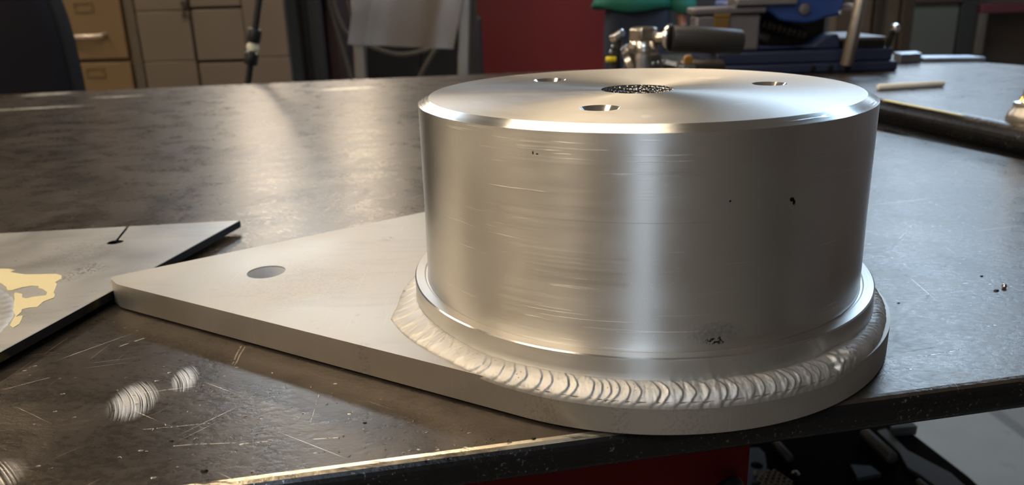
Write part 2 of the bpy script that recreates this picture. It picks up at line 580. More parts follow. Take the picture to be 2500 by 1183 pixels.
# ================================================================== the room
M_conc = plain('concrete', (0.34, 0.33, 0.31), 0.7, 0, 0.2, 6, 0.3)
M_wall = plain('painted_block_wall', (0.34, 0.295, 0.235), 0.8, 0, 0.1, 4, 0.2)
M_dark = plain('dark_panelling', (0.055, 0.045, 0.038), 0.7, 0, 0.3, 3, 0.2)
M_ceil = plain('ceiling_paint', (0.50, 0.46, 0.40), 0.85, 0, 0.1, 3)
M_frame = plain('white_painted_frame', (0.6, 0.6, 0.58), 0.5)
FZ = -TZ
RX0, RX1, RY0, RY1, RZ1 = -4.2, 5.2, -4.0, 7.0, 2.75

m = NT('shop_floor_concrete')
v = m.obj()
xx = m.sep(v)[0]
yy = m.sep(v)[1]
fl = m.mix(m.noise(v, 5, 5, .65), (0.16, 0.145, 0.13), (0.22, 0.205, 0.185))
# a painted walkway stripe along the bench
edge = m.math('ADD', xx, m.math('MULTIPLY', yy, 0.10))
lane = m.math('MULTIPLY', m.ramp(edge, 0.55, 0.56), m.ramp(edge, 1.275, 1.265))
fl = m.mix(lane, fl, m.mix(m.noise(v, 9, 4, .6), (0.20, 0.20, 0.185), (0.26, 0.26, 0.245)))
joint = m.math('MULTIPLY', m.ramp(edge, 1.262, 1.268), m.ramp(edge, 1.305, 1.295))
fl = m.mix(m.math('MULTIPLY', joint, .7), fl, (0.10, 0.095, 0.085))
fl = m.mix(m.ramp(m.noise(v, 16, 3, .6), .64, .72, 0, .5), fl, (0.15, .14, .13))
m.set(color=fl, rough=0.6, normal=m.bump(m.noise(v, 60, 4), .2, .003))
B().box(RX0, RX1, RY0, RY1, FZ - 0.1, FZ).build('floor', m.m, kind='structure')
B().box(RX0, RX1, RY0, RY1, RZ1, RZ1 + 0.1).build('ceiling', M_ceil, kind='structure')
B().box(RX0 - .1, RX0, RY0, RY1, FZ, RZ1).build('wall_left', M_wall, kind='structure')
B().box(RX1, RX1 + .1, RY0, RY1, FZ, RZ1).build('wall_right', plain('grey_mauve_wall', (.40, .36, .37), .8, 0, .1, 4, .2), kind='structure')


def wall_with_opening(name, y0, y1, ox0, ox1, oz0, oz1, mat):
    b = B()
    b.box(RX0, ox0, y0, y1, FZ, RZ1)
    b.box(ox1, RX1, y0, y1, FZ, RZ1)
    if oz1 < RZ1:
        b.box(ox0, ox1, y0, y1, oz1, RZ1)
    if oz0 > FZ:
        b.box(ox0, ox1, y0, y1, FZ, oz0)
    return b.build(name, mat, kind='structure', smooth=0)


WX0, WX1, WZ0, WZ1 = 1.9, 4.9, 0.55, 2.30
wall_with_opening('wall_back', RY1, RY1 + .1, WX0, WX1, WZ0, WZ1, M_wall)
DX0, DX1, DZ1 = -0.72, -0.10, 1.75
wall_with_opening('wall_front', RY0 - .1, RY0, DX0, DX1, FZ, DZ1, M_wall)

# the big shop window in the back wall
win = thing('window_1', 'wide frosted shop window', 'window', ((WX0 + WX1) / 2, RY1, WZ0))
del win['label'], win['category']
win['kind'] = 'structure'
b = B()
for a0, a1, c0, c1 in ((WX0, WX1, WZ0, WZ0 + .05), (WX0, WX1, WZ1 - .05, WZ1), (WX0, WX0 + .05, WZ0 + .05, WZ1 - .05), (WX1 - .05, WX1, WZ0 + .05, WZ1 - .05)):
    b.box(a0, a1, RY1 + .01, RY1 + .08, c0, c1)
b.build('window_frame', M_frame, win)
M_pane = emitter('daylit_frosted_glass', COOL, WINDOW_STRENGTH)
nx = 4
for i in range(nx):
    x0 = WX0 + .05 + i * (WX1 - WX0 - .1) / nx
    x1 = WX0 + .05 + (i + 1) * (WX1 - WX0 - .1) / nx
    B().box(x0 + .015, x1 - .015, RY1 + .035, RY1 + .05, WZ0 + .05, WZ1 - .05).build('pane', M_pane, win)
    if i:
        B().box(x0 - .015, x0 + .015, RY1 + .02, RY1 + .07, WZ0 + .05, WZ1 - .05).build('mullion', M_frame, win)

# the glazed street door behind the photographer
door = thing('door_1', 'glazed door', 'door', ((DX0 + DX1) / 2, RY0, FZ))
del door['label'], door['category']
door['kind'] = 'structure'
b = B()
b.box(DX0, DX0 + .08, RY0 - .08, RY0 - .02, FZ, DZ1).box(DX1 - .08, DX1, RY0 - .08, RY0 - .02, FZ, DZ1)
b.box(DX0 + .08, DX1 - .08, RY0 - .08, RY0 - .02, DZ1 - .1, DZ1).box(DX0 + .08, DX1 - .08, RY0 - .08, RY0 - .02, FZ, FZ + .25)
b.build('door_frame', M_frame, door)
B().box(DX0 + .08, DX1 - .08, RY0 - .06, RY0 - .045, FZ + .25, DZ1 - .1).build('pane', emitter('daylit_door_glass', COOL, DOOR_STRENGTH), door)
B().rod((DX0 + .1, RY0 + .03, 0.05), (DX0 + .1, RY0 + .03, 0.25), .012).box(DX0 + .09, DX0 + .11, RY0 - .02, RY0 + .03, .07, .09).box(DX0 + .09, DX0 + .11, RY0 - .02, RY0 + .03, .21, .23).build('door_handle', plain('door_steel', (.6, .6, .6), .3, 1), door)

# lamps
M_house = plain('lamp_housing', (0.55, 0.54, 0.52), 0.4)
for i, (lab, x, y, z, sx, sy, col, st) in enumerate(LIGHTS):
    t = thing('ceiling_lamp', lab, 'lamp', (x, y, z))
    B().box(x - sx / 2 - .02, x + sx / 2 + .02, y - sy / 2 - .02, y + sy / 2 + .02, z + .02, z + .07).build('housing', M_house, t)
    B().box(x - sx / 2, x + sx / 2, y - sy / 2, y + sy / 2, z - .02, z + .02).build('diffuser', emitter('lamp_diffuser_%d' % i, col, st), t)
    dx, dy = (sx * .4, 0) if sx > sy else (0, sy * .4)
    for k in (-1, 1) if sx != sy else (0,):
        B().rod((x + k * dx, y + k * dy, z + .07), (x + k * dx, y + k * dy, RZ1), .006, 8).build('hanger', M_house, t)

# ================================================================== benches
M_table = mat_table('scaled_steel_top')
M_bench = mat_table('worn_steel_bench_top', wear_and_glint=False)
M_leg = plain('black_painted_steel', (0.03, 0.03, 0.032), 0.5, 0.2)

tb = thing('welding_table', 'dark steel welding table scuffed and scaled, under the welded drum', 'table', (0, 0, 0))
TABLE = [(-1.35, -0.3425), (0.4497, -0.0132), (0.0734, 1.0839), (-1.35, 0.9074)]
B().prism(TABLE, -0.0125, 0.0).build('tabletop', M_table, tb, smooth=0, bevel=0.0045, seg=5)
for lx, ly in ((0.40, 0.045), (0.045, 1.0), (-1.28, -0.25), (-1.28, 0.85)):
    B().box(lx - .03, lx + .03, ly - .03, ly + .03, FZ, -0.0125).build('leg', M_leg, tb, bevel=.004)
SHZ = -0.305
SHELF = [(-1.25, -0.20), (0.385, 0.02), (0.365, 0.30), (0.335, 0.45), (0.05, 0.97), (-1.25, 0.80)]
M_shelf = plain('black_shelf_paint', (0.006, 0.006, 0.007), 0.85, 0.0, .3, spec=.1)
sh = B().prism(SHELF, SHZ - .012, SHZ).build('lower_shelf', M_shelf, tb, smooth=0)
sh['label'] = 'black shelf under the top'

BZ = 0.02            # the right-hand bench is a little higher
b2 = thing('steel_bench', 'higher steel bench on the right with a rounded front edge, carrying the vise', 'bench', (0.9, 0.5, BZ))
def bx_(y):
    return 0.3256 + 0.204 * (0.4662 - y)
BENCH = [(0.56, -0.55), (1.6, -0.35), (1.25, 0.30), (0.668, 0.745), (0.640, 0.818), (0.55, 1.12), (bx_(1.12), 1.12), (bx_(.262), .262), (.50, -.05)]
B().prism(BENCH, BZ - 0.030, BZ).build('bench_top', M_bench, b2, smooth=0, bevel=0.014, seg=7)
B().prism([(bx_(.477) + .004, .477), (bx_(.477) + .010, .477), (bx_(.37) + .0065, .37), (bx_(.37) + .004, .37)], BZ, BZ + .0006).build(
    'yellow_line', plain('yellow_line_tone', (0.75, 0.62, 0.12), .5), b2, smooth=0)['label'] = 'yellow line along the edge'  # thin yellow strip laid along the bench edge
for lx, ly in ((0.66, -0.38), (1.35, -0.2), (0.30, 1.03), (0.48, 1.03)):
    B().box(lx - .025, lx + .025, ly - .025, ly + .025, FZ, BZ - .03).build('leg', M_leg, b2, bevel=.004)

# ================================================================== the welded drum
M_drum = mat_drum()
M_top = M_drum
M_plate = mat_plate('mill_finish_aluminium', (0.53, 0.495, 0.445), (0.45, 0.425, 0.385), (0.55, 0.52, 0.47), 0.48, spots=((-.045, -.090, .010, .2), (.0, -.1014, .012, .15), (-.02, -.098, .005, .22), (-.11, -.053, .004, .2), (-.15, .02, .05, .10), (-.12, .08, .006, .4)))
M_ringm = mat_drum('turned_ring_aluminium', marks=False)
M_weld = mat_weld()
hub = thing('welded_hub', 'large welded aluminium drum on a flat triangular base plate', 'metal part', (0, 0, 0))
PT, ZL, ZR, ZT = 0.0127, 0.0246, 0.0956, 0.0977
RD, RIN, RL, RB = 0.0890, 0.0848, 0.0948, 0.1014

# base plate: two tips, sides tangent to the round end
A_, B_ = Vector((-0.2446, 0.0319)), Vector((-0.2355, 0.0205))
nrm = Vector((-0.5775, 0.8163))
def mirror(p):
    return 2 * p.dot(nrm) * nrm - p
A2, B2 = mirror(A_), mirror(B_)
def tangent(p, sgn):
    d = p.length
    th = math.atan2(p.y, p.x) + sgn * math.acos(RB / d)
    return th
t0 = tangent(B_, 1)
t1 = tangent(B2, -1)
while t1 < t0:
    t1 += 2 * PI
outline = [tuple(A_), (A_.x + .0012, A_.y - .0032), (B_.x - .0022, B_.y + .0016), tuple(B_)]
NA = 160
outline += [(RB * math.cos(t0 + (t1 - t0) * i / NA), RB * math.sin(t0 + (t1 - t0) * i / NA)) for i in range(NA + 1)]
outline += [tuple(B2), tuple(A2)]
h1 = Vector((-0.1708, 0.0323))
h2 = mirror(h1)
B().lathe([(.06, 0), (.06, .0012)], 32).build('added_spacer_disc', M_plate, hub)  # added unseen disc under the raised plate, leaves a dark gap at its edge
B().prism(outline, 0.0010, PT, [circle(h1.x, h1.y, 0.0089, 48), circle(h2.x, h2.y, 0.0089, 48)]).build(
    'base_plate', M_plate, hub, smooth=30, bevel=0.0006, seg=2)

for hp in (h1, h2):
    B().lathe([(.00895, PT - .0006), (.00880, PT - .0006), (.00880, .0012), (.00895, .0012)], 48, Matrix.Translation((hp.x, hp.y, 0)), False, False).build('hole_liner', plain('pale_lit_liner', (.80, .82, .85), .55, .35, .1, 200), hub)  # added liner in a pale bluish colour, standing in for light in the hole

# flange ring under the drum
B().lathe([(RL, PT), (RL, ZL - .0004), (RL - .0005, ZL), (0.0908, ZL), (0.0903, ZL - .0005), (0.0896, ZL - .0005), (0.0896, ZL - .004)], 256, cap0=False, cap1=False).build(
    'flange_ring', M_ringm, hub, smooth=20)

# drum: side, chamfer and a top face with real holes
bm = bmesh.new()
NS = 256
def ring(r, z):
    return [bm.verts.new((r * math.cos(2 * PI * i / NS), r * math.sin(2 * PI * i / NS), z)) for i in range(NS)]
def strip(a, b_):
    for i in range(len(a)):
        j = (i + 1) % len(a)
        bm.faces.new((a[i], a[j], b_[j], b_[i]))
r0 = ring(0.0896, ZL - .004)
r1 = ring(RD + .0004, ZL + .003)
r2 = ring(RD, ZL + .03)
r3 = ring(RD, ZR)
r4 = ring(RIN, ZT)
strip(r0, r1); strip(r1, r2); strip(r2, r3); strip(r3, r4)
edges = [bm.edges.get((r4[i], r4[(i + 1) % NS])) for i in range(NS)]
HOLES = [(-0.0004, 0.0010, 0.0146, 64), (-0.0336, 0.0432, 0.0074, 40), (-0.0214, -0.0482, 0.0072, 40), (0.0545, 0.0055, 0.0070, 40)]
rims = []
for hx, hy, hr, hn in HOLES:
    vs = [bm.verts.new((hx + hr * math.cos(2 * PI * i / hn), hy + hr * math.sin(2 * PI * i / hn), ZT)) for i in range(hn)]
    edges += [bm.edges.new((vs[i], vs[(i + 1) % hn])) for i in range(hn)]
    rims.append(vs)
bmesh.ops.triangle_fill(bm, use_beauty=True, use_dissolve=False, edges=edges)
bmesh.ops.recalc_face_normals(bm, faces=bm.faces)
me = bpy.data.meshes.new('drum')
bm.to_mesh(me)
bm.free()
me.polygons.foreach_set('use_smooth', [True] * len(me.polygons))
me.set_sharp_from_angle(angle=R(15))
me.materials.append(M_drum)
drum = bpy.data.objects.new('drum', me)
COL.objects.link(drum)
drum.parent = hub

M_bore = NT('rough_sawn_bore')
v = M_bore.obj()
g = M_bore.noise(v, 1100, 3, .7)
gb = M_bore.voronoi(v, 900)
M_bore.set(color=M_bore.mix(g, (0.25, 0.25, 0.26), (0.75, 0.74, 0.72)), metal=1.0, rough=0.28, normal=M_bore.bump(gb, 1.0, 0.0012))
M_bore = M_bore.m
hx, hy, hr, hn = HOLES[0]
prof = [(hr, ZT)]
for k in range(1, 40):
    prof.append((hr + 0.0 * k, ZT - k * 0.0007))
bb = B()
bb.lathe(prof, 128, Matrix.Translation((hx, hy, 0)), cap0=False, cap1=True)
# chewed wall: push every vertex in and out a little
for i, p in enumerate(bb.v):
    if p[2] < ZT - 1e-5:
        d = Vector((p[0] - hx, p[1] - hy, 0)).normalized()
        k = 0.0005 * noise.noise(Vector(p) * 900) + 0.0003 * noise.noise(Vector(p) * 2100)
        bb.v[i] = (p[0] + d.x * k, p[1] + d.y * k, p[2] + 0.0003 * noise.noise(Vector(p) * 700 + Vector((5, 1, 2))))
bore = bb.build('center_bore', M_bore, hub, smooth=60)
bore['label'] = 'rough sparkling bore in the middle of the top'
M_thread = plain('bright_cut_aluminium', (0.82, 0.80, 0.77), 0.16, 1.0, .06, 300)
for hx, hy, hr, hn in HOLES[1:]:
    prof = [(hr, ZT), (hr * .62, ZT - hr * .42)]
    z = ZT - hr * .42
    for k in range(10):
        prof += [(hr * .70, z - .0004), (hr * .62, z - .0008)]
        z -= .0008
    B().lathe(prof, 40, Matrix.Translation((hx, hy, 0)), cap0=False, cap1=True).build('bolt_hole', M_thread, hub, smooth=20)

# weld bead: overlapping ripples along the flange
TOE = [(-200, .0995), (-186, .1012), (-172, .1030), (-164, .1070), (-158, .1062), (-150, .1045), (-140, .1030), (-133, .1034), (-127, .1024), (-118, .1018), (-60, .1017), (-50, .1012), (-42, .1006), (-30, .0998), (10, .0995), (160, .0995)]
TOEZ = [(-200, PT), (-134, PT), (-127, .0114), (-118, .0108), (-58, .0106), (-50, .0118), (-44, PT), (160, PT)]
TOPZ = [(-200, .0140), (-170, .0165), (-155, .0175), (-140, .0170), (-132, .0160), (-120, .0168), (-60, .0168), (-54, .0178), (-45, .0170), (-20, .0165), (160, .0160)]
BUL = [(-200, .0005), (-165, .0007), (-138, .0010), (-130, .0019), (-60, .0020), (-55, .0026), (-49, .0022), (-30, .0016), (160, .0014)]
random.seed(11)
bounds = [-200.0]
while bounds[-1] < 160:
    a = bounds[-1]
    if a < -136:
        st = random.uniform(3.0, 6.0)
    elif a < -60:
        st = random.choice((1.5, 2.0, 2.3, 2.6, 3.4))
    else:
        st = random.uniform(1.4, 2.6)
    bounds.append(a + st)
amp = [random.uniform(.6, 1.25) for _ in bounds]
NW, MW = 2200, 26
vs, fs = [], []
import bisect
for i in range(NW):
    ang = -200 + 360.0 * i / NW
    sz = min(1.0, 1.0)
    wob = .00025 * noise.noise(Vector((ang * .35, 3, 0))) + .00018 * noise.noise(Vector((ang * 1.1, 9, 0)))
    Rt, Zt_, Zp, bu = lerp(ang, TOE) + wob, lerp(ang, TOEZ), lerp(ang, TOPZ) + wob * .8, lerp(ang, BUL)
    lump = math.exp(-((ang + 54.0) / 3.4) ** 2)
    for q in range(MW):
        t = q / (MW - 1)
        k = 1 - (2 * t - 1) ** 2
        ph = ang - 2.1 * k + 0.35 * noise.noise(Vector((ang * .4, t * 3, 1)))
        j = max(0, min(len(bounds) - 2, bisect.bisect_right(bounds, ph) - 1))
        u = (ph - bounds[j]) / (bounds[j + 1] - bounds[j])
        u = max(0, min(1, u))
        saw = u ** 1.6 * (1 - max(0, (u - .90) / .10) ** 2)
        A = 0.00052 * amp[j] * (1.0 if -134 < ang < 40 else .85)
        h = bu * k ** .75 + A * (saw - .35) * min(1, k * 2.2)
        h += 0.00010 * noise.noise(Vector((ang * 2.2, t * 9, 4))) * min(1, 3 * k)
        h += lump * k * (.0017 + .0013 * noise.noise(Vector((ang * .9, t * 4.5, 7))))
        crater = math.exp(-(((ang + 57.8) / .8) ** 2 + ((t - .6) / .10) ** 2))
        h -= .0011 * crater
        pr = RL - .0004 + (Rt - RL + .0004) * t
        pz = Zp + (Zt_ - Zp) * t
        nr, nz_ = (Zp - Zt_), (Rt - RL)
        L = math.hypot(nr, nz_)
        pr += h * nr / L
        pz += h * nz_ / L
        if q in (0, MW - 1):
            pz -= .0004
        a = R(ang)
        vs.append((pr * math.cos(a), pr * math.sin(a), pz))
for i in range(NW):
    j = (i + 1) % NW
    for q in range(MW - 1):
        fs.append((i * MW + q, i * MW + q + 1, j * MW + q + 1, j * MW + q))
wb = B().add(vs, fs).build('weld_bead', M_weld, hub, smooth=70)
wb['label'] = 'rippled weld bead around the foot of the drum'

# ================================================================== the second plate at the left
M_plate2 = mat_plate('grey_mottled_aluminium', (0.48, 0.46, 0.435), (0.33, 0.32, 0.305), (0.54, 0.52, 0.49), 0.46, (0.12, 0.115, 0.115), 0.9, (.045, .045, .047), ((.0485, .0, .013, .8), (.045, -.012, .009, .6), (-.02, -.06, .02, .35), (.03, .03, .03, .3)))
pz0, pz1 = 0.0028, 0.0073
sp2 = thing('flat_plate', 'thin grey aluminium plate with keyhole slot and yellow tape remains, left of the drum', 'metal part', (-0.32, 0.06, pz0 - .0028))
C2 = Vector((-0.352, -0.010))
slot = [(-0.2882, .1372), (-0.2800, .1110)]
tip = (-0.2200, 0.1438)
back_l = (-0.55, 0.1130)
front = (-0.2564, -0.0372)
# outline walks: tip, along the back edge to the slot, into the keyhole, out again, then round
def on_back(x):
    return 0.1438 + (x + 0.2200) * (0.1438 - 0.1310) / 0.14
hc, hr = Vector((-0.2792, 0.1062)), 0.0043
sl = Vector((-0.2865, on_back(-0.2865)))
d = (sl - hc).normalized()
n2 = Vector((-d.y, d.x)) * 0.0007
key = [(sl - n2), (hc + d * hr * .98 - n2)]
a0 = math.atan2(d.y, d.x)
arc = [(hc.x + hr * math.cos(a0 + s), hc.y + hr * math.sin(a0 + s)) for s in [(-0.17 - (2 * PI - .34) * i / 30) for i in range(31)]]
poly = [tip, (sl.x - n2.x, on_back(sl.x - n2.x)) if (sl - n2).x > sl.x else (sl.x + n2.x, on_back(sl.x + n2.x))]
if (sl - n2).x < sl.x:
    poly += [arc[-1 - i] for i in range(31)]
    poly.append((sl.x - n2.x, on_back(sl.x - n2.x)))
else:
    poly += arc
    poly.append((sl.x + n2.x, on_back(sl.x + n2.x)))
poly += [back_l, (-0.60, 0.02), (-0.50, -0.12), (-0.38, -0.165), (-0.30, -0.13), front]
B().prism(poly, pz0, pz1).build('plate', M_plate2, sp2, smooth=30, bevel=.0003, seg=1)
B().prism([(-.5, -.02), (-.38, -.06), (-.33, .0), (-.35, .06), (-.5, .07)], 0, pz0).build('added_spacer_block', M_plate2, sp2, smooth=0)  # added unseen spacer, props the thin plate off the table
# weld ring remains at its left end
vs, fs = [], []
n_, k_ = 220, 14
Cw = Vector((-0.345, -0.030))
for i in range(n_):
    a = 2 * PI * i / n_
    for q in range(k_):
        t = q / (k_ - 1)
        kk = 1 - (2 * t - 1) ** 2
        rr = .064 + .0145 * t
        u = ((math.degrees(a) * .18 + kk * .5) % 1.0)
        vs.append((Cw.x + rr * math.cos(a), Cw.y + rr * math.sin(a), pz1 - .0003 + .0009 * kk + .0006 * u * min(1, 2 * kk)))
for i in range(n_):
    j = (i + 1) % n_
    for q in range(k_ - 1):
        fs.append((i * k_ + q, j * k_ + q, j * k_ + q + 1, i * k_ + q + 1))
B().add(vs, fs).build('weld_bead', M_plate2, sp2, smooth=70)
B().lathe([(.0645, pz1), (.0645, pz1 + .0018), (.045, pz1 + .0018), (.045, pz1)], 96, Matrix.Translation((Cw.x, Cw.y, 0)), False, False).build('flange_ring', M_ringm, sp2, smooth=30)
# masking tape left on the plate: ragged outline with a torn hole
M_tape = plain('masking_tape', (0.70, 0.60, 0.33), 0.6, 0, .06, 60, .1)
tape = [(-.319, .064), (-.314, .0635), (-.309, .061), (-.310, .0585), (-.306, .0565), (-.300, .054), (-.292, .0535), (-.284, .0535), (-.2795, .0505), (-.277, .0455), (-.2775, .041), (-.275, .038),
        (-.2725, .032), (-.2705, .027), (-.268, .0235), (-.2665, .020), (-.269, .0155), (-.268, .009), (-.2715, .0085), (-.2735, .0065), (-.2720, .0035), (-.2712, -.002), (-.2690, -.0005), (-.2668, -.005), (-.2648, -.010), (-.2652, -.0138),
        (-.2680, -.0115), (-.2705, -.0055), (-.2722, -.0005), (-.2750, .003), (-.2782, .007), (-.281, .013), (-.2845, .0195), (-.289, .0265), (-.2895, .0285), (-.2850, .0262), (-.2822, .0215), (-.2795, .0200), (-.2770, .0222),
        (-.2722, .0235), (-.2738, .0275), (-.2785, .0320), (-.2815, .0335), (-.2828, .0362), (-.2868, .0372), (-.2905, .0352), (-.2930, .0315), (-.2955, .0320), (-.2990, .0368), (-.3040, .0415), (-.3120, .047)]
B().prism(tape, pz1, pz1 + .00025).build('tape_remains', M_tape, sp2, smooth=0)['label'] = 'ragged pale yellow masking tape stuck on the plate'

# ================================================================== small things on the benches
M_stone = plain('soapstone', (0.86, 0.84, 0.76), 0.55, 0, .06, 80)
a, c = Vector((0.357, 0.552, BZ + .0035)), Vector((0.438, 0.566, BZ + .0035))
tag(B().rod(a, c, .0034, 16, bevel=.0016).build('soapstone_stick', M_stone, loc=(0.39, 0.56, BZ)), 'white soapstone marking stick lying on the right hand steel bench', 'chalk')

M_brass = plain('polished_brass', (0.86, 0.62, 0.27), 0.18, 1.0, .1, 60)
M_alu2 = plain('dull_grey_casting', (0.45, 0.42, 0.38), 0.4, 0.9, .15, 40)
bx, by = 0.385, 0.335
br = thing('brass_fitting', 'shiny brass nozzle fitting on a grey foot at the right edge of the bench', 'fitting', (bx, by, BZ))
T = Matrix.Translation((bx, by, BZ))
B().lathe([(.016, 0), (.0165, .002), (.0150, .007), (.0125, .010), (.0120, .012)], 40, T).build('foot', M_alu2, br)
B().lathe([(.0122, .012), (.0126, .0135), (.0122, .0155), (.0095, .0165)], 40, T).build('collar', plain('white_metal', (.8, .78, .74), .25, .9), br)
B().lathe([(.0090, .0165), (.0068, .021), (.0052, .028), (.0046, .036), (.0048, .046), (.0060, .052), (.0060, .058), (.0045, .060)], 40, T).build('nozzle', M_brass, br)

M_chip = plain('dark_steel_chip', (0.05, 0.045, 0.04), .35, .8)
M_ball = plain('bright_steel_ball', (0.75, 0.74, 0.73), .15, 1.0)
tag(B().lathe([(.0001, 0), (.0008, .0002), (.0012, .001), (.0008, .0019), (.0001, .0021)], 16, Matrix.Translation((.1735, .0155, 0))).build('steel_ball', M_ball, loc=(.1735, .0155, 0)), 'tiny bright steel ball on the table right of the drum', 'metal bead')
def chip(x, y, s, lab):
    b = B()
    n = 9
    vs = []
    for k in range(n):
        a = 2 * PI * k / n
        rr = s * (0.7 + .5 * random.random())
        vs.append((x + rr * math.cos(a), y + .6 * rr * math.sin(a), 0.0))
    vs += [(x + (px - x) * .6, y + (py - y) * .6, s * .5) for px, py, _ in vs]
    fs = [tuple(range(n - 1, -1, -1)), tuple(range(n, 2 * n))] + [(k, (k + 1) % n, n + (k + 1) % n, n + k) for k in range(n)]
    tag(b.add(vs, fs).build('metal_chip', M_chip, loc=(x, y, 0)), lab, 'metal chip')
chip(.168, .0125, .0016, 'flat dark metal chip beside the tiny steel ball')
chip(.1722, .031, .0011, 'dark metal chip on the table farther back than the steel ball')
chip(-.1492, -.1122, .0013, 'black metal chip near the front edge of the table at the left')
chip(-.1665, -.0945, .0008, 'small black chip in front of the grinder marks')
chip(-.1045, -.0868, .0007, 'black speck of metal between the base plate and the table edge')
chip(-.0480, -.0995, .0009, 'black chip lying on the bright table edge')
chip(.118, .0015, .0007, 'black chip close to the right side of the round plate')

# fine shavings and spatter sprinkled in front of the plate
vs, fs = [], []
bS = B()
for k in range(80):
    x = random.uniform(-.205, -.055)
    f = random.random()
    yl = -0.0955 + .183 * x + .006
    yh = -0.0755 - (x + .074) * .59 - .016
    y = yl + (yh - yl) * f
    if y > -.03:
        continue
    a = random.uniform(0, 2 * PI) if random.random() < .35 else R(50) + random.uniform(-.5, .5)
    L = random.uniform(.0005, .0016)
    cu = random.uniform(-2.6, 2.6)
    pts = []
    px, py = x, y
    for s in range(6):
        pts.append((px, py, .0001 + .00012 * math.sin(s)))
        px += L / 5 * math.cos(a + cu * s / 5)
        py += L / 5 * math.sin(a + cu * s / 5)
    bS.tube(pts, .00010, 5)
sv = bS.build('metal_shavings', plain('bright_swarf', (0.50, 0.43, 0.34), .35, 1.0), kind='stuff')
tag(sv, 'fine curled metal shavings scattered on the table in front of the plate', 'metal shavings')

# ---- swivel clamp with the black grip
M_chrome = plain('worn_chrome', (0.62, 0.58, 0.53), 0.22, 1.0, .15, 60)
M_darkst = plain('dark_cast_steel', (0.16, 0.145, 0.13), 0.38, 0.85, .25, 50)
M_grip = plain('black_rubber_grip', (0.032, 0.030, 0.029), 0.42, 0, .1, 200, .1)
ck = thing('swivel_clamp', 'chrome swivel clamp with hexagonal nut and thick black grip behind the drum', 'clamp', (.108, .64, 0))
def Tm(x, y, z):
    return Matrix.Translation((x, y, z))
b = B().box(.070, .150, .60, .69, 0, .012)
b.build('clamp_base', M_darkst, ck, bevel=.003)
B().lathe([(.030, .012), (.030, .030), (.026, .040), (.0225, .046), (.0225, .056), (.019, .062)], 40, Tm(.111, .64, 0)).build('body', M_darkst, ck)
B().lathe([(.019, .062), (.0195, .066), (.0165, .074), (.014, .077)], 40, Tm(.111, .64, 0)).build('swivel_neck', M_chrome, ck)
B().lathe([(.0165, .0755), (.0180, .0765), (.0180, .0885), (.0160, .0905), (.010, .0915)], 6, Tm(.111, .64, 0) @ Matrix.Rotation(R(12), 4, 'Z')).build('hex_nut', M_chrome, ck, smooth=20, bevel=.0008)
ringM = Tm(.099, .635, .048) @ Matrix.Rotation(R(62), 4, 'Y') @ Matrix.Rotation(R(15), 4, 'X')
B().lathe([(.0235, -.004), (.0255, -.003), (.0255, .003), (.0235, .004), (.021, .003), (.021, -.003), (.0235, -.004)], 48, ringM, False, False).build('yoke_ring', M_chrome, ck)
B().rod((.122, .635, .078), (.1375, .625, .0785), .007, 20).build('handle_shank', M_chrome, ck)
B().rod((.1365, .626, .0785), (.1405, .6235, .0784), .0162, 32, bevel=.001).build('grip_ferrule', M_ball, ck)
B().rod((.1405, .6235, .0784), (.226, .632, .0705), .0152, 40, bevel=.003, r1=.0148).build('grip', M_grip, ck)['label'] = 'thick black rubber grip'
for k in range(3):
    B().rod((.118 + .006 * k, .612, .051 + .001 * k), (.118 + .006 * k, .608, .051 + .001 * k), .0022, 12, bevel=.0006).build('pin', M_ball, ck)

vk = thing('small_valve', 'small black valve with a silver cap at the left of the swivel clamp', 'valve', (.075, .615, 0))
B().box(.066, .082, .607, .623, 0, .036).build('valve_block', M_darkst, vk, bevel=.002)
B().rod((.073, .615, .036), (.0765, .615, .079), .0062, 16).build('stem', M_grip, vk)
cM = Tm(.0765, .614, .083) @ Matrix.Rotation(R(-32), 4, 'Y')
B().lathe([(.0095, -.003), (.0100, .0), (.0095, .004), (.007, .005)], 6, cM).build('cap', M_ball, vk, smooth=20, bevel=.0008)
for zz, xx in ((.066, .068), (.072, .070), (.068, .081)):
    B().rod((xx, .609, zz), (xx, .604, zz), .0026, 12, bevel=.0008).build('screw', M_ball, vk)
B().rod((.062, .606, .0575), (.074, .606, .0575), .0034, 12, bevel=.001).build('valve_tag', plain('yellow_plastic', (.8, .62, .02), .4), vk)['label'] = 'yellow plastic tag'

kn = thing('air_coupler', 'small coupler with an amber button lying under the black grip', 'fitting', (.175, .66, 0))
B().rod((.162, .672, .038), (.218, .677, .036), .011, 24, bevel=.002).box(.166, .212, .664, .684, 0, .028).build('coupler_body', M_darkst, kn)
B().rod((.1700, .662, .0495), (.1700, .656, .0495), .0058, 20, bevel=.0015).build('button', plain('amber_plastic', (.75, .38, .08), .35), kn)
B().rod((.1570, .655, .0), (.1570, .655, .050), .0022, 12).build('peg', M_ball, kn)
B().box(.157, .178, .652, .660, .0395, .043).build('clip', plain('pale_blue_steel', (.45, .52, .62), .3, .8), kn, bevel=.0008)

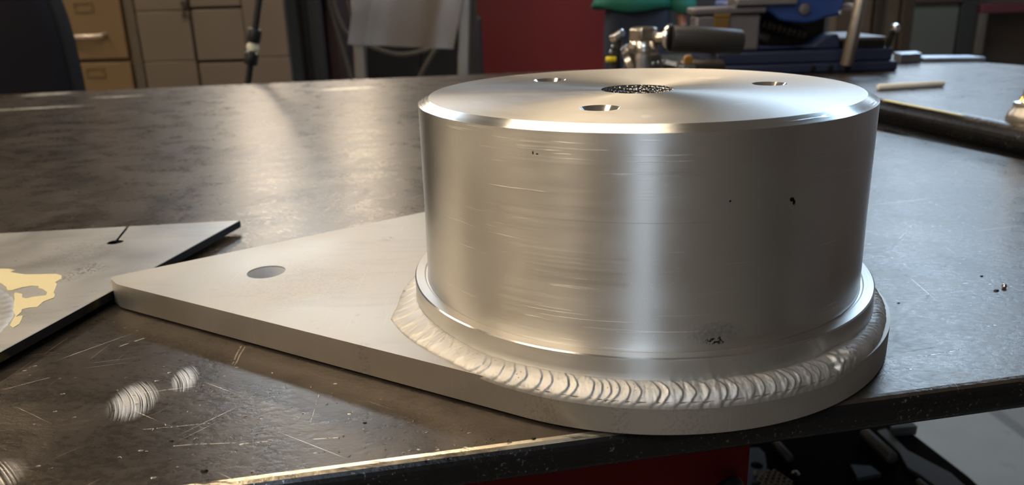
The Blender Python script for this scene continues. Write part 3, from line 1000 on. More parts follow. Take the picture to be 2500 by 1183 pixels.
# ---- the blue vise
M_blue = plain('blue_enamel', (0.022, 0.060, 0.230), 0.38, 0.0, .25, 30, .15)
M_blued = plain('dark_blue_enamel', (0.016, 0.023, 0.062), 0.5, 0.0, .25, 30, .15)
M_jaw = plain('grey_purple_casting', (0.20, 0.18, 0.19), .45, .5, .2, 40)
M_void = plain('oily_black_screw', (0.016, 0.014, 0.012), .4, .4)
vs_ = thing('bench_vise', 'large blue bench vise with a steel bar handle on the right hand bench', 'vise', (.36, .82, BZ))
B().box(.215, .4705, .741, .905, BZ, BZ + .0125).build('base_flange', M_blued, vs_, bevel=.0025)
for hx in (.356, .379, .402):
    B().rod((hx, .742, BZ + .0065), (hx, .7395, BZ + .0065), .0042, 16, bevel=.0008).build('bolt', M_void, vs_)
B().box(.228, .4655, .748, .895, BZ + .0125, .0495).build('base_block', M_blued, vs_, bevel=.003)
# lower body with rounded flanks
b = B()
prof = [(.250, .0495), (.256, .062), (.266, .066), (.285, .058), (.310, .0545), (.340, .0535), (.360, .056), (.375, .066), (.392, .070), (.396, .060), (.398, .0495)]
b.prism([(px, pz) for px, pz in prof], 0, .13, M=Matrix(((1, 0, 0, 0), (0, 0, 1, .755), (0, 1, 0, 0), (0, 0, 0, 1))))
b.build('lower_body', M_blued, vs_, bevel=.003)
B().box(.272, .392, .80, .885, .0495, .115).build('back_web', M_void, vs_, bevel=.004)
# main casting hanging over the screw
prof = [(.256, .1045), (.292, .1015), (.300, .098), (.310, .0895), (.322, .0865), (.345, .0835), (.360, .0855), (.372, .0905), (.392, .0925), (.396, .110), (.396, .180), (.372, .190), (.330, .190), (.308, .165), (.292, .128), (.258, .114)]
B().prism(prof, 0, .135, M=Matrix(((1, 0, 0, 0), (0, 0, 1, .752), (0, 1, 0, 0), (0, 0, 0, 1)))).build('moving_body', M_blue, vs_, bevel=.004, seg=3)
B().rod((.3415, .752, .1025), (.3415, .748, .1025), .0072, 20, bevel=.001).build('bolt', M_jaw, vs_)
B().rod((.3905, .752, .0965), (.3905, .748, .0965), .0035, 14, bevel=.001).build('bolt', M_ball, vs_)
# black screw in the hollow, seen end-on and lying diagonally
b = B()
for k in range(9):
    t = k / 8
    p = Vector((.292 + .055 * t, .772, .084 - .015 * t))
    b.rod(p, p + Vector((.0048, 0, -.0013)), .0098 if k % 2 else .0082, 20)
b.build('lead_screw', M_void, vs_)
B().rod((.283, .770, .0705), (.302, .766, .0625), .0090, 24, bevel=.002).build('screw_nut', M_void, vs_)
# grey jaw at the left with a brass plate
B().box(.199, .286, .752, .785, .050, .0985).build('front_jaw', M_jaw, vs_, bevel=.004)
B().box(.194, .292, .748, .787, .0985, .1085).build('jaw_lip', M_jaw, vs_, bevel=.003)
B().box(.250, .330, .744, .79, .1090, .119).build('jaw_plate', plain('worn_jaw_steel', (.42, .40, .39), .35, .9), vs_, bevel=.0015)
B().box(.2235, .2435, .7495, .752, .080, .1000).build('rating_plate', plain('brass_label', (.22, .13, .035), .5, .4, .3, 300), vs_, bevel=.001)['label'] = 'small brass coloured plate on the grey jaw'
B().box(.2225, .2445, .7485, .7505, .0955, .1010).build('plate_header', plain('brass_label_light', (.26, .16, .045), .5, .4), vs_, bevel=.0006)
# swivel lock deck at the right
B().box(.398, .4545, .752, .87, .0495, .0600).build('swivel_deck', M_void, vs_, bevel=.001)
B().box(.396, .4585, .756, .88, .0600, .0640).build('swivel_cap', M_jaw, vs_, bevel=.0012)
B().rod((.4605, .757, .0495), (.4655, .755, .072), .0038, 14).build('lock_stem', M_void, vs_)
B().lathe([(.002, -.006), (.0058, -.003), (.0064, .001), (.0045, .005), (.001, .0062)], 20, Tm(.4665, .754, .0745)).build('lock_knob', M_ball, vs_)
B().lathe([(.0026, 0), (.0030, .010), (.0018, .014), (.0004, .016)], 14, Tm(.419, .765, .064)).build('grease_nipple', M_ball, vs_)
# bar handle
B().rod((.3925, .722, .030), (.4085, .724, .150), .0082, 24, bevel=.0025).build('handle_bar', plain('worn_steel_bar', (.40, .36, .31), .38, .9, .1, 60), vs_)['label'] = 'round steel bar handle'
B().lathe([(.004, 0), (.0115, .004), (.0125, .010), (.0115, .016), (.004, .02)], 24, Tm(.409, .724, .149)).build('handle_knob', M_ball, vs_)
B().box(.392, .410, .7225, .755, .098, .108).build('handle_eye', M_jaw, vs_, bevel=.002)

# ---- flat stock lying right of the vise
M_bluest = plain('cold_rolled_steel', (.42, .46, .52), .32, .9, .12, 60)
tag(B().prism([(.517, .830), (.551, .838), (.560, .872), (.524, .868)], BZ, BZ + .0135).build('steel_block', M_bluest, loc=(.537, .85, BZ), smooth=0, bevel=.0012), 'short thick steel block beside the blue vise', 'steel block')
tag(B().prism([(.556, .842), (.6385, .826), (.634, .866), (.566, .885)], BZ, BZ + .0060).build('steel_strip', M_bluest, loc=(.6, .85, BZ), smooth=0, bevel=.001), 'long thin steel strip lying right of the steel block on the bench', 'steel plate')

# ================================================================== the back of the shop
# ---- office chair
M_fab = plain('navy_upholstery', (0.009, 0.008, 0.013), .85, 0, .3, 40, .3, .2)
M_plas = plain('grey_chair_plastic', (0.015, 0.015, 0.018), .7, 0, .1, 20, 0, .25)
oc = thing('office_chair', 'dark navy upholstered office chair at the far left behind the table', 'chair', (-1.08, 1.42, FZ))
def chair_back(grow, y0, y1, steps=14):
    b = B()
    x0, x1, z0, z1 = -1.37 - grow, -0.893 + grow, -0.33 - grow, 0.30 + grow
    ring_ = []
    n = 48
    for k in range(n):
        a = 2 * PI * k / n
        ca, sa = math.cos(a), math.sin(a)
        e = 0.68
        px = (x0 + x1) / 2 + (x1 - x0) / 2 * math.copysign(abs(ca) ** e, ca)
        pz = (z0 + z1) / 2 + (z1 - z0) / 2 * math.copysign(abs(sa) ** e, sa)
        px += .03 * (pz - z0) / (z1 - z0) * 0
        ring_.append((px, pz))
    cx, cz = (x0 + x1) / 2, (z0 + z1) / 2
    vs, fs = [], []
    layers = [(1.0, y1, 0), (1.0, y0 + .012, 0), (.97, y0, 0), (.80, y0 - .012, 1), (.4, y0 - .02, 1), (.02, y0 - .022, 1)]
    for sc_, yy, _ in layers:
        for px, pz in ring_:
            qx, qz = cx + (px - cx) * sc_, cz + (pz - cz) * sc_
            vs.append((qx, yy + .35 * (qx - cx) ** 2, qz))
    for L in range(len(layers) - 1):
        for k in range(n):
            j = (k + 1) % n
            fs.append((L * n + k, L * n + j, (L + 1) * n + j, (L + 1) * n + k))
    fs.append(tuple(range(n)))
    fs.append(tuple((len(layers) - 1) * n + k for k in reversed(range(n))))
    return b.add(vs, fs)
chair_back(0.0, 1.155, 1.185).build('back_cushion', M_fab, oc)
chair_back(0.012, 1.19, 1.215).build('back_shell', M_plas, oc)
b = B().box(-1.31, -.85, 1.22, 1.70, -.40, -.32)
b.build('seat', M_fab, oc, bevel=.03, seg=4)
B().box(-1.12, -1.04, 1.20, 1.26, -.40, .0).build('back_bracket', M_plas, oc, bevel=.01)
B().rod((-1.08, 1.46, FZ + .12), (-1.08, 1.46, -.40), .028, 20).build('gas_post', M_leg, oc)
for k in range(5):
    a = 2 * PI * k / 5 + .3
    ex, ey = -1.08 + .27 * math.cos(a), 1.46 + .27 * math.sin(a)
    B().rod((-1.08, 1.46, FZ + .13), (ex, ey, FZ + .075), .022, 12, r1=.014).build('leg', M_plas, oc)
    ax = Vector((-math.sin(a), math.cos(a), 0)) * .016
    B().rod(Vector((ex, ey, FZ + .028)) - ax, Vector((ex, ey, FZ + .028)) + ax, .028, 18, bevel=.004).rod((ex, ey, FZ + .03), (ex, ey, FZ + .08), .008, 8).build('caster', M_leg, oc)

# ---- filing cabinets
M_tan = plain('tan_enamel', (0.150, 0.094, 0.044), .42, 0, .06, 4)
M_taupe = plain('taupe_enamel', (0.125, 0.098, 0.076), .45, 0, .08, 4)
M_hdl = plain('pale_handle_metal', (0.62, 0.55, 0.48), .3, .7)
M_gap = plain('cabinet_shadow_gap', (0.035, 0.028, 0.022), .8)
def drawer_cabinet(name, lab, x0, x1, y0, y1, ztop, seams, mat, pull):
    t = thing(name, lab, 'cabinet', ((x0 + x1) / 2, (y0 + y1) / 2, FZ))
    B().box(x0, x1, y0 + .02, y1, FZ, ztop).build('carcass', mat, t, bevel=.004)
    zs = sorted(seams)
    for z0, z1 in zip(zs, zs[1:]):
        d = B().box(x0 + .008, x1 - .008, y0, y0 + .02, z0 + .006, z1 - .006).build('drawer', mat, t, bevel=.003)
        pull(d, x0, x1, y0, z0, z1)
    return t
def tan_pull(d, x0, x1, y0, z0, z1):
    h = z1 - z0
    cx = (x0 + x1) / 2
    zc = z0 + .083
    pts = [(cx - .055, y0, zc), (cx - .052, y0 - .022, zc - .002), (cx - .03, y0 - .028, zc - .004), (cx + .03, y0 - .028, zc - .004), (cx + .052, y0 - .022, zc - .002), (cx + .055, y0, zc)]
    B().tube(pts, .007, 10).build('pull', M_hdl, d)
    bb = B()
    for a0, a1, c0, c1 in ((-.030, .030, .058, .062), (-.030, .030, .084, .088), (-.030, -.026, .062, .084), (.026, .030, .062, .084)):
        bb.box(cx + a0, cx + a1, y0 - .004, y0, zc + c0 + .013, zc + c1 + .013)
    bb.build('label_holder', M_tan, d)
drawer_cabinet('filing_cabinet', 'tan filing cabinet behind the navy office chair', -1.530, -1.279, 2.30, 2.85, .42, (-.865, -.660, -.455, -.250, -.045, .160, .365), M_tan, tan_pull)

gc = thing('storage_cabinet', 'wide taupe steel cabinet with recessed drawer gaps right of the tan filing cabinet', 'cabinet', (-1.0, 2.6, FZ))
GX0, GX1, GY = -1.245, -0.762, 2.30
B().box(GX0, GX1, GY + .022, 2.9, FZ, .40).build('carcass', M_gap, gc, bevel=.004)
B().box(GX0 - .030, GX0, GY - .0, 2.9, FZ, .40).build('side_panel', plain('olive_side_enamel', (0.075, 0.06, 0.042), .5), gc, bevel=.002)
def panel(x0, x1, z0, z1, nm='door'):
    return B().box(x0, x1, GY, GY + .022, z0, z1).build(nm, M_taupe, gc, bevel=.0025)
panel(GX0 + .004, -1.071, FZ + .05, -.0535)
panel(GX0 + .004, -1.071, -.0515, .104)
d = panel(GX0 + .004, -1.071, .1065, .39)
B().rod((-1.079, GY, .125), (-1.079, GY - .012, .125), .010, 16).build('lock', M_gap, d)
B().rod((-1.079, GY - .010, .125), (-1.081, GY - .012, .098), .004, 8).lathe([(.004, -.002), (.009, -.001), (.009, .001), (.004, .002)], 14, Matrix.Translation((-1.081, GY - .012, .090)) @ Matrix.Rotation(R(90), 4, 'X')).build('hanging_key', M_gap, d)
panel(-1.063, -0.90, FZ + .05, -.062, 'drawer')
panel(-1.063, -0.90, -.053, .106, 'drawer')
panel(-1.063, -0.90, .114, .39, 'drawer')
panel(-0.8985, GX1 - .002, FZ + .05, -.0495, 'door')
panel(-0.8985, GX1 - .002, -.048, .39, 'door')

# ---- black pole with white collar
M_blk = plain('black_rubber', (0.012, 0.012, 0.013), .5)
pl = thing('cable_pole', 'thin black pole with a white collar between two black grips behind the table', 'pole', (-.70, 1.2, FZ))
def pp(z):
    return Vector((-.5483 + (z + .012) * .268, 1.2, z))
B().rod(pp(FZ + .01), pp(.45), .0062, 14).build('shaft', M_blk, pl)
B().rod(pp(.058), pp(.0815), .0125, 20, bevel=.002).build('upper_grip', M_blk, pl)
B().rod(pp(.0165), pp(.039), .0125, 20, bevel=.002).build('lower_grip', M_blk, pl)
B().lathe([(.004, -.0095), (.010, -.006), (.0115, 0), (.010, .006), (.004, .0095)], 20, Matrix.Translation(pp(.0485))).build('collar', plain('ivory_plastic', (.80, .77, .62), .4), pl)
B().lathe([(.09, 0), (.09, .012), (.03, .02), (.012, .03)], 32, Matrix.Translation(pp(FZ + .0) + Vector((0, 0, -0.0)))).build('foot', M_blk, pl)

# ---- dark locker and post behind the stand
M_maroon = plain('dark_brown_enamel', (0.050, 0.024, 0.020), .5, 0, .2, 8)
lk = thing('brown_locker', 'dark brown steel locker standing right of the taupe cabinet', 'locker', (-.70, 2.8, FZ))
B().box(-.757, -.66, 2.64, 3.1, FZ, .4).build('locker_body', M_maroon, lk, bevel=.004)
B().box(-.754, -.712, 2.62, 2.64, FZ + .05, .38).build('door', M_maroon, lk, bevel=.003)
B().box(-.706, -.664, 2.62, 2.64, FZ + .05, .38).build('door', M_maroon, lk, bevel=.003)
tag(B().box(-.7605, -.738, 2.5, 2.56, FZ, .36).build('steel_post', plain('blue_black_paint', (.010, .011, .013), .8), loc=(-.749, 2.53, FZ), bevel=.004), 'narrow black post at the right side of the taupe cabinet', 'post')

# ---- hoses on the floor stand behind
M_hose = plain('grey_hose_rubber', (.050, .045, .040), .7)
hr_ = thing('hose_rack', 'loops of grey hose hanging in the dark behind the stainless stand', 'hose', (-.45, 2.45, FZ))
def spline(P, n=8):
    P = [Vector(p) for p in P]
    out = []
    for i in range(len(P) - 1):
        p0, p1, p2, p3 = P[max(i - 1, 0)], P[i], P[i + 1], P[min(i + 2, len(P) - 1)]
        for k in range(n):
            t = k / n
            out.append(.5 * ((2 * p1) + (p2 - p0) * t + (2 * p0 - 5 * p1 + 4 * p2 - p3) * t * t + (3 * p1 - p0 - 3 * p2 + p3) * t ** 3))
    out.append(P[-1])
    return out
for k, P in enumerate((
        [(-.66, 2.40, .32), (-.632, 2.40, .17), (-.608, 2.4, .06), (-.575, 2.4, .005), (-.50, 2.4, -.035), (-.42, 2.4, -.060), (-.34, 2.4, -.052), (-.27, 2.4, -.02), (-.23, 2.4, .10), (-.24, 2.4, .32)],
        [(-.60, 2.44, .32), (-.59, 2.44, .14), (-.56, 2.44, .03), (-.49, 2.44, -.018), (-.41, 2.44, -.036), (-.34, 2.44, -.028), (-.29, 2.44, .02), (-.27, 2.44, .32)],
        [(-.40, 2.36, -.28), (-.35, 2.36, -.14), (-.30, 2.36, -.06), (-.25, 2.36, .0), (-.22, 2.36, .10), (-.22, 2.36, .32)],
        [(-.655, 2.42, .32), (-.64, 2.42, .12), (-.615, 2.42, -.02), (-.585, 2.42, -.20), (-.575, 2.42, -.6), (-.55, 2.42, FZ + .02)])):
    B().tube(spline(P), .0085, 10).build('hose_loop', M_hose, hr_)
B().box(-.74, -.14, 2.47, 2.50, .30, .36).box(-.73, -.69, 2.47, 2.51, FZ, .36).box(-.19, -.15, 2.47, 2.51, FZ, .36).box(-.74, -.14, 2.40, 2.47, .31, .33).build('rack_frame', M_leg, hr_)

bc = thing('black_cabinet', 'black cabinet in the dark behind the hose loops', 'cabinet', (-.40, 3.3, FZ))
M_black = plain('black_enamel', (.008, .008, .010), .6)
B().box(-.69, -.17, 3.2, 3.6, FZ, .02).build('carcass', M_black, bc, bevel=.004)
B().box(-.685, -.435, 3.18, 3.2, FZ + .05, .015).build('door', M_black, bc, bevel=.003)
B().box(-.425, -.175, 3.18, 3.2, FZ + .05, .015).build('door', M_black, bc, bevel=.003)

# ---- stainless stand
M_ss = NT('brushed_stainless')
v = M_ss.obj()
M_ss.set(color=M_ss.mix(M_ss.noise(v, 6, 3), (.29, .25, .22), (.36, .31, .275)), metal=1.0, rough=.26, aniso=.6, rot=0.0,
         normal=M_ss.bump(M_ss.noise(M_ss.mapping(v, (400, 400, 6)), 1.0, 2), .12, .0005))
tg = M_ss.n('ShaderNodeTangent', direction_type='RADIAL', axis='Z')
M_ss.set(tangent=tg.outputs[0])
M_ss = M_ss.m
ss = thing('stainless_stand', 'brushed stainless panel on square tube legs standing behind the table', 'stand', (-.32, 1.9, FZ))
# gently dished panel, creases added so it catches the lamps as streaks
vs, fs = [], []
nu = 24
for k in range(nu + 1):
    u = k / nu
    for (xa, xb, z) in ((-.471, -.193, .0135), (-.446, -.160, .126), (-.415, -.118, .27)):
        x = xa + (xb - xa) * u
        y = 1.80 + .007 * math.sin(PI * u) - .003 * math.exp(-((u - .80) / .10) ** 2) + .003 * math.exp(-((u - .30) / .2) ** 2)
        zz = z - .020 * u if z < .05 else z
        vs += [(x, y, zz), (x, y + .003, zz)]
for k in range(nu):
    for j in range(2):
        a = k * 6 + j * 2
        c = (k + 1) * 6 + j * 2
        fs += [(a, c, c + 2, a + 2), (a + 1, a + 3, c + 3, c + 1)]
    a, c = k * 6, (k + 1) * 6
    fs += [(a, a + 1, c + 1, c), (a + 4, c + 4, c + 5, a + 5)]
fs += [(0, 2, 3, 1), (2, 4, 5, 3), (nu * 6, nu * 6 + 1, nu * 6 + 3, nu * 6 + 2), (nu * 6 + 2, nu * 6 + 3, nu * 6 + 5, nu * 6 + 4)]
B().add(vs, fs).build('back_panel', M_ss, ss)
def sqtube(p0, p1, w_):
    p0, p1 = Vector(p0), Vector(p1)
    vs = []
    for p in (p0, p1):
        for dx, dy in ((-w_, -w_), (w_, -w_), (w_, w_), (-w_, w_)):
            vs.append((p.x + dx, p.y + dy, p.z))
    return B().add(vs, [(3, 2, 1, 0), (4, 5, 6, 7), (0, 1, 5, 4), (1, 2, 6, 5), (2, 3, 7, 6), (3, 0, 4, 7)])
M_tubs = plain('satin_stainless_tube', (.34, .31, .28), .36, 1.0, .08, 12)
sqtube((-.475, 1.822, FZ), (-.438, 1.842, .26), .0155).build('leg', M_tubs, ss, bevel=.004)
sqtube((-.225, 1.822, FZ), (-.150, 1.842, .26), .0155).build('leg', M_tubs, ss, bevel=.004)
sqtube((-.455, 2.20, FZ), (-.455, 2.18, -.43), .0155).build('leg', M_tubs, ss, bevel=.004)
sqtube((-.215, 2.20, FZ), (-.215, 2.18, -.43), .0155).build('leg', M_tubs, ss, bevel=.004)
B().box(-.475, -.19, 1.82, 2.21, -.44, -.41).build('seat', M_ss, ss, bevel=.006)

# ---- red tool cabinet
M_red = plain('red_enamel', (0.150, 0.0040, 0.0035), .6, 0, .12, 5)
rc = thing('red_cabinet', 'large plain red steel cabinet at the back of the shop', 'cabinet', (.13, 5.2, FZ))
B().box(-.345, .600, 4.92, 5.5, FZ + .08, 1.0).build('carcass', M_red, rc, bevel=.012)
B().box(-.275, .592, 4.90, 4.92, FZ + .12, .95).build('door', M_red, rc, bevel=.006)
B().box(.52, .54, 4.87, 4.90, .45, .60).build('handle', M_hdl, rc, bevel=.003)
for x in (-.30, .55):
    for y in (4.98, 5.42):
        B().lathe([(.03, 0), (.03, .08)], 14, Matrix.Translation((x, y, FZ))).build('foot', M_blk, rc)
B().box(-.42, -.35, 4.7, 5.3, FZ, .9).build('dark_gap_panel', M_black, None, loc=(-.385, 5.0, FZ), bevel=.004)  # added black panel, standing in for the dark gap
tag(bpy.data.objects['dark_gap_panel'], 'tall narrow black panel standing in for the dark gap left of the red cabinet', 'panel')

# ---- right background
M_gg = plain('grey_green_enamel', (0.085, 0.076, 0.056), .6, 0, .08, 4)
M_brn = plain('brown_board', (0.085, 0.062, 0.043), .6, 0, .25, 5)
gk = thing('green_cabinet', 'grey green steel cabinet far behind the vise', 'cabinet', (2.75, 5.3, FZ))
B().box(2.54, 2.945, 5.02, 5.6, FZ, -.025).build('carcass', M_gg, gk, bevel=.006)
B().box(2.55, 2.935, 5.0, 5.02, FZ + .06, -.055).build('door', M_gg, gk, bevel=.004)
B().box(2.575, 2.60, 4.98, 5.0, -.135, -.075).build('handle', M_black, gk, bevel=.004)
B().box(2.52, 2.96, 4.99, 5.62, -.022, .012).build('cabinet_top', M_maroon, gk, bevel=.004)
tag(B().box(2.95, 3.06, 5.0, 5.12, FZ, .9).build('steel_column', plain('near_black_paint', (.022, .018, .014), .6), loc=(3.0, 5.06, FZ), bevel=.006), 'dark upright post right of the grey green cabinet', 'post')
rk = thing('brown_rack', 'brown wooden rack with a dark red shelf at the far right', 'shelf', (3.4, 5.2, FZ))
B().box(3.10, 4.1, 5.3, 5.36, FZ, .9).build('back_board', M_brn, rk, bevel=.004)
B().box(3.07, 4.1, 4.98, 5.36, -.095, -.040).build('shelf_board', plain('dark_red_paint', (.10, .018, .020), .5), rk, bevel=.004)
B().box(3.07, 3.12, 4.98, 5.36, FZ, -.096).build('side_board', M_brn, rk, bevel=.004)
B().box(3.13, 4.1, 5.0, 5.30, -.50, -.45).build('shelf_board', M_brn, rk, bevel=.004)
bd = thing('board_stack', 'brown boards leaning upright behind the vise handle', 'boards', (1.25, 2.65, FZ))
for k, (x0, x1, c) in enumerate(((1.10, 1.185, (.075, .058, .045)), (1.19, 1.235, (.115, .092, .075)), (1.24, 1.265, (.03, .025, .02)), (1.27, 1.33, (.10, .085, .07)), (1.335, 1.375, (.045, .036, .028)))):
    B().box(x0, x1, 2.5 + .02 * (k % 2), 2.56 + .02 * (k % 2), FZ, .25).build('board', plain('board_wood_%d' % k, c, .65, 0, .25, 20), bd, bevel=.003)
db = thing('dark_cabinet', 'dark brown cabinet behind the standing person', 'cabinet', (1.3, 5.6, FZ))
B().box(.66, 2.4, 5.32, 5.9, FZ, .95).build('carcass', M_dark, db, bevel=.006)
B().box(.67, 1.52, 5.30, 5.32, FZ + .06, .93).build('door', M_dark, db, bevel=.004)
B().box(1.54, 2.39, 5.30, 5.32, FZ + .06, .93).build('door', M_dark, db, bevel=.004)

# ---- person in a green jacket and jeans (only the hips show below the frame's top edge)
def skin(name, pts, edges, radii, mat, parent, sub=2, root=0):
    base = Vector(parent['_base'])
    me = bpy.data.meshes.new(name)
    me.from_pydata([tuple(Vector(p) - base) for p in pts], edges, [])
    bm = bmesh.new()
    bm.from_mesh(me)
    lay = bm.verts.layers.skin.verify()
    bm.verts.ensure_lookup_table()
    for v_, r_ in zip(bm.verts, radii):
        rr = r_ if isinstance(r_, tuple) else (r_, r_)
        v_[lay].radius = rr
        v_[lay].use_root = (v_.index == root)
    bm.to_mesh(me)
    bm.free()
    me.materials.append(mat)
    o = bpy.data.objects.new(name, me)
    COL.objects.link(o)
    o.parent = parent
    sk = o.modifiers.new('skin', 'SKIN')
    sk.use_smooth_shade = True
    ss_ = o.modifiers.new('sub', 'SUBSURF')
    ss_.levels = ss_.render_levels = sub
    return o
PX, PY = .655, 4.02
ps = thing('person', 'person in a green long sleeved jacket and blue jeans standing at the back', 'person', (PX, PY, FZ))
M_skin = plain('skin', (.42, .20, .14), .5, 0, .08, 30)
M_jean = plain('blue_denim', (.022, .030, .050), .85, 0, .3, 60, .3)
M_jack = plain('green_cotton', (.012, .150, .095), .7, 0, .2, 9, .2)
def P3(dx, dz, dy=0.0):
    return (PX + dx, PY + dy, FZ + dz)
# one continuous body: pelvis, spine, neck, head, arms with five fingers each, legs, feet
pts = [P3(0, .93), P3(0, 1.10), P3(0, 1.30), P3(0, 1.43), P3(0, 1.52), P3(0, 1.60, -.015), P3(0, 1.70, -.01)]
edg = [(0, 1), (1, 2), (2, 3), (3, 4), (4, 5), (5, 6)]
rad = [(.15, .10), (.13, .09), (.16, .10), (.11, .08), .052, (.072, .085), (.068, .08)]
def addp(p, r_, par):
    pts.append(p)
    rad.append(r_)
    edg.append((par, len(pts) - 1))
    return len(pts) - 1
for s in (-1, 1):
    k = addp(P3(s * .10, .86), .085, 0)
    k = addp(P3(s * .105, .50), .055, k)
    k = addp(P3(s * .11, .10, .02), .036, k)
    k = addp(P3(s * .115, .04, -.03), .038, k)
    k = addp(P3(s * .125, .03, -.15), .030, k)
    k = addp(P3(s * .175, 1.42), .055, 3)
    if s < 0:                                   # this arm is bent up in front of the chest
        k = addp(P3(-.225, 1.16, -.02), .040, k)
        k = addp(P3(-.120, 1.20, -.24), .026, k)
        k = addp(P3(-.080, 1.215, -.28), .028, k)
        for fi in range(4):
            a = addp(P3(-.055 - .012 * fi, 1.235 - .016 * fi, -.30 - .01 * fi), .0095, k)
            a = addp(P3(-.020 - .010 * fi, 1.240 - .018 * fi, -.315), .0085, a)
            a = addp(P3(.008 - .008 * fi, 1.238 - .020 * fi, -.300), .0075, a)
        a = addp(P3(-.085, 1.245, -.30), .0105, k)
        a = addp(P3(-.060, 1.265, -.315), .0090, a)
        continue
    k = addp(P3(s * .215, 1.14, .01), .040, k)
    k = addp(P3(s * .232, .895, -.03), .026, k)
    k = addp(P3(s * .236, .835, -.04), .028, k)
    hand = k
    for fi, (fy, fl_) in enumerate(((-.030, .068), (-.010, .078), (.010, .074), (.028, .058))):
        a = addp(P3(s * .238, .795, -.04 + fy), .0095, hand)
        a = addp(P3(s * .236, .795 - fl_ * .5, -.045 + fy), .0085, a)
        a = addp(P3(s * .228, .795 - fl_, -.048 + fy), .0075, a)
    a = addp(P3(s * .222, .830, -.078), .0105, hand)
    a = addp(P3(s * .216, .795, -.092), .0090, a)
skin('body', pts, edg, rad, M_skin, ps)
# face and hair
B().lathe([(.001, -.012), (.010, -.008), (.011, 0), (.006, .012), (.001, .018)], 12, Matrix.Translation(P3(0, 1.625, -.100))).build('nose', M_skin, ps)
for s in (-1, 1):
    B().lathe([(.001, -.010), (.009, -.005), (.011, 0), (.009, .005), (.001, .010)], 14, Matrix.Translation(P3(s * .030, 1.655, -.083))).build('eye', plain('eye_white', (.7, .7, .68), .3), ps)
    B().lathe([(.003, -.028), (.012, -.016), (.014, .006), (.008, .026), (.002, .03)], 12, Matrix.Translation(P3(s * .076, 1.64, 0))).build('ear', M_skin, ps)
B().tube([P3(-.024, 1.585, -.094), P3(0, 1.582, -.101), P3(.024, 1.585, -.094)], .005, 8).build('mouth', plain('lips', (.35, .12, .10), .5), ps)
B().lathe([(.086, -.02), (.092, .03), (.086, .07), (.06, .10), (.02, .115), (.001, .116)], 24, Matrix.Translation(P3(0, 1.66, .012))).build('hair', plain('brown_hair', (.05, .03, .02), .6), ps)
jp = [P3(0, .93), P3(-.092, .84), P3(-.098, .50), P3(-.105, .10, .01), P3(.092, .84), P3(.098, .50), P3(.105, .10, .01), P3(0, 1.03)]
skin('jeans', jp, [(0, 1), (1, 2), (2, 3), (0, 4), (4, 5), (5, 6), (0, 7)], [(.165, .115), (.098, .105), .078, .068, (.098, .105), .078, .068, (.155, .11)], M_jean, ps)
# jacket: an open tube of cloth with a wavy hem, and two sleeves
b = B()
n = 48
prof = [(1.46, .09, .075), (1.43, .155, .10), (1.36, .195, .125), (1.20, .185, .13), (1.05, .185, .135), (.97, .208, .145), (.925, .218, .150)]
vs, fs = [], []
for li, (z, ax, ay) in enumerate(prof):
    for k in range(n):
        a = 2 * PI * k / n
        f = 1 + (.02 * math.sin(7 * a + 1) + .012 * math.sin(13 * a)) * (li / 6)
        vs.append(P3(ax * f * math.cos(a) - (.03 * li / 6), z - (.012 * math.sin(3 * a + .5) + .01 * math.cos(a)) * (li == 6), ay * f * math.sin(a)))
for li in range(len(prof) - 1):
    for k in range(n):
        j = (k + 1) % n
        fs.append((li * n + k, li * n + j, (li + 1) * n + j, (li + 1) * n + k))
jk = b.add(vs, fs).build('jacket', M_jack, ps, smooth=60)
md = jk.modifiers.new('thick', 'SOLIDIFY')
md.thickness = .006
for s in (-1, 1):
    vs, fs = [], []
    path = [(P3(-.14, 1.42), .075), (P3(-.185, 1.38), .075), (P3(-.222, 1.24, -.01), .068), (P3(-.226, 1.16, -.02), .068), (P3(-.20, 1.165, -.08), .060), (P3(-.135, 1.19, -.21), .052)] if s < 0 else [(P3(s * .14, 1.42), .075), (P3(s * .185, 1.38), .075), (P3(s * .212, 1.16, .01), .068), (P3(s * .226, 1.0, -.01), .072), (P3(s * .232, .94, -.02), .076), (P3(s * .234, .900, -.03), .070)]
    for li, (p, r_) in enumerate(path):
        for k in range(24):
            a = 2 * PI * k / 24
            f = 1 + .05 * math.sin(3 * a + li)
            vs.append((p[0] + r_ * f * math.cos(a), p[1] + r_ * f * math.sin(a), p[2] + .01 * math.sin(a + li)))
    for li in range(len(path) - 1):
        for k in range(24):
            j = (k + 1) % 24
            fs.append((li * 24 + k, li * 24 + j, (li + 1) * 24 + j, (li + 1) * 24 + k))
    sl_ = B().add(vs, fs).build('sleeve', M_jack, ps, smooth=60)
    md = sl_.modifiers.new('thick', 'SOLIDIFY')
    md.thickness = .005
for s in (-1, 1):
    B().lathe([(.045, 0), (.052, .02), (.048, .06), (.042, .10)], 20, Matrix.Translation(P3(s * .112, 0, .0)) @ Matrix.Diagonal((1, 1, 1, 1))).box(PX + s * .112 - .045, PX + s * .112 + .045, PY - .20, PY, FZ, FZ + .055).build('boot', plain('boot_leather', (.05, .035, .025), .5), ps, bevel=.012)

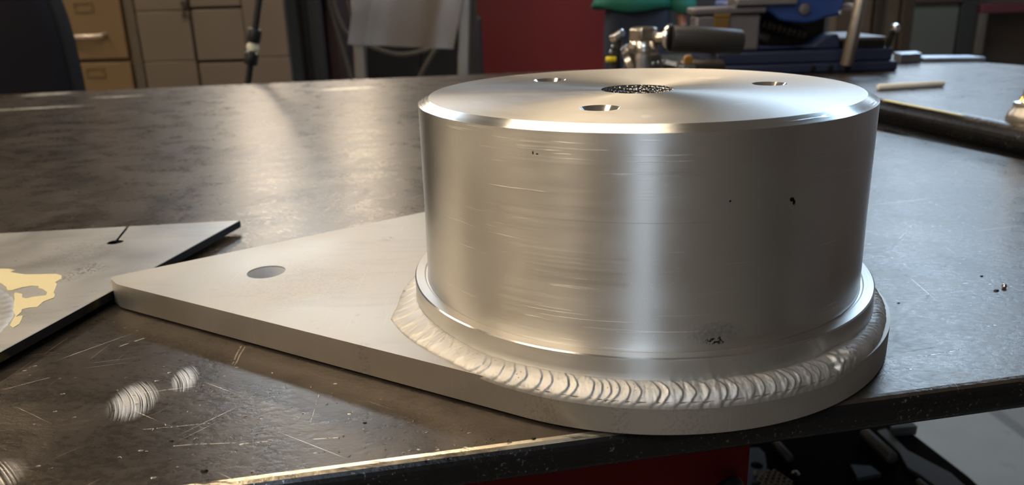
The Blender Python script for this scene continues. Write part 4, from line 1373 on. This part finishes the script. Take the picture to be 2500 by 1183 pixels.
# ================================================================== under the table
M_redd = plain('red_toolbox_paint', (0.085, 0.0018, 0.0010), .7, 0, .12, 20, 0, .15)
tbx = thing('red_toolbox', 'red steel toolbox on the shelf under the front edge of the table', 'toolbox', (-.05, .2, SHZ))
e1 = Vector((1, .183)).normalized()
def rp(u, vv):
    o = Vector((.047, -.030))
    q = o + e1 * u + Vector((-e1.y, e1.x)) * vv
    return (q.x, q.y)
B().prism([rp(-.155, 0), rp(0, 0), rp(0, .06), rp(-.155, .06)], SHZ, -.020).build('body', M_redd, tbx, smooth=0, bevel=.003)
B().prism([rp(-.150, -.003), rp(-.004, -.003), rp(-.004, 0), rp(-.150, 0)], -.16, -.028).build('drawer', M_redd, tbx, smooth=0, bevel=.0012)
B().prism([rp(-.150, -.003), rp(-.004, -.003), rp(-.004, 0), rp(-.150, 0)], SHZ + .01, -.163).build('drawer', M_redd, tbx, smooth=0, bevel=.0012)
q0, q1 = rp(-.030, -.004), rp(-.012, -.004)
B().tube(spline([(q0[0], q0[1], -.082), (q0[0] + .002, q0[1] - .008, -.070), (q0[0] + .008, q0[1] - .010, -.061), (q1[0], q1[1] - .007, -.060), (q1[0] + .002, q1[1], -.068)], 5), .0036, 8).build('latch', M_black, tbx)

M_gal = plain('galvanised_steel', (.16, .175, .19), .5, .5, .2, 40)
M_barm = plain('grey_bar_steel', (.14, .14, .14), .5, .5, .2, 60)
SZ = SHZ
br_ = [(.150, .270), (.166, .270), (.184, .322), (.1885, .342), (.186, .352), (.172, .352)]
tag(B().prism(br_, SZ, SZ + .004, [circle(.1745, .322, .0060, 20), circle(.1650, .290, .0055, 20)]).build('perforated_bracket', M_gal, loc=(.17, .31, SZ), smooth=0), 'grey perforated bracket on the shelf beside the red toolbox', 'bracket')
# expanded metal sheet: diamond strands
em = thing('expanded_mesh', 'offcut of pale expanded metal mesh on the black shelf', 'mesh', (.18, .29, SZ))
bM = B()
M_mesh = plain('pale_mesh_metal', (.62, .57, .48), .5, .3)
for r_ in range(9):
    for c in range(7):
        cx, cy = .1700 + c * .0056 + (r_ % 2) * .0028, .268 + r_ * .0050
        if cx > .176 + (cy - .262) * .0 + .022 - abs(cy - .285) * .25 or cy > .312:
            continue
        pts = [(cx - .0028, cy, SZ + .0055), (cx, cy + .0022, SZ + .0068), (cx + .0028, cy, SZ + .0055), (cx, cy - .0022, SZ + .0048), (cx - .0028, cy, SZ + .0055)]
        bM.tube(pts, .0008, 5)
bM.build('strands', M_mesh, em, kind='stuff')
B().box(.170, .196, .266, .268, SZ, SZ + .0065).build('edge_strip', M_mesh, em)
tag(B().rod((.2045, .362, SZ + .004), (.2095, .331, SZ + .004), .0042, 12, bevel=.001).build('steel_bar', M_barm, loc=(.207, .345, SZ)), 'short grey bar lying on the shelf near the mesh', 'bar')
tag(B().rod((.299, .372, SZ + .0045), (.306, .325, SZ + .0045), .0062, 14, bevel=.002).build('steel_bar', M_barm, loc=(.302, .35, SZ)), 'rounded grey bar lying left of the long flat plate under the table', 'bar')
tag(B().prism([(.314, .376), (.325, .380), (.3275, .340), (.349, .301), (.353, .262), (.331, .262), (.319, .301), (.3135, .312), (.318, .338)], SZ, SZ + .004).build('flat_offcut', plain('blue_grey_offcut', (.13, .145, .165), .5, .5, .15, 40), loc=(.33, .32, SZ), smooth=0, bevel=.0006), 'long tapered blue grey plate offcut on the shelf under the table', 'plate')
tag(B().prism([(.263, .319), (.281, .316), (.2845, .303), (.2605, .298)], SZ, SZ + .004).build('small_offcut', plain('slate_offcut', (.085, .10, .125), .5, .5), loc=(.27, .31, SZ), smooth=0), 'small four sided grey offcut in the middle of the black shelf', 'plate')
tag(B().prism([(.325, .370), (.330, .381), (.352, .387), (.353, .372)], SZ, SZ + .010).build('angle_offcut', M_gal, loc=(.34, .378, SZ), smooth=0, bevel=.001), 'small bright offcut at the back right corner of the shelf', 'offcut')
tag(B().rod((.313, .292, SZ + .003), (.321, .262, SZ + .003), .0030, 10, bevel=.001).build('steel_bar', M_barm, loc=(.317, .28, SZ)), 'thin grey bar beside the wide end of the long plate', 'bar')
tag(B().lathe([(.0035, 0), (.0038, .003), (.002, .005), (.0005, .0055)], 14, Tm(.207, .309, SZ)).build('bolt_head', M_ball, loc=(.207, .309, SZ)), 'single shiny bolt head on the black shelf', 'bolt')

# tidy helper properties
for o in bpy.data.objects:
    if '_base' in o:
        del o['_base']
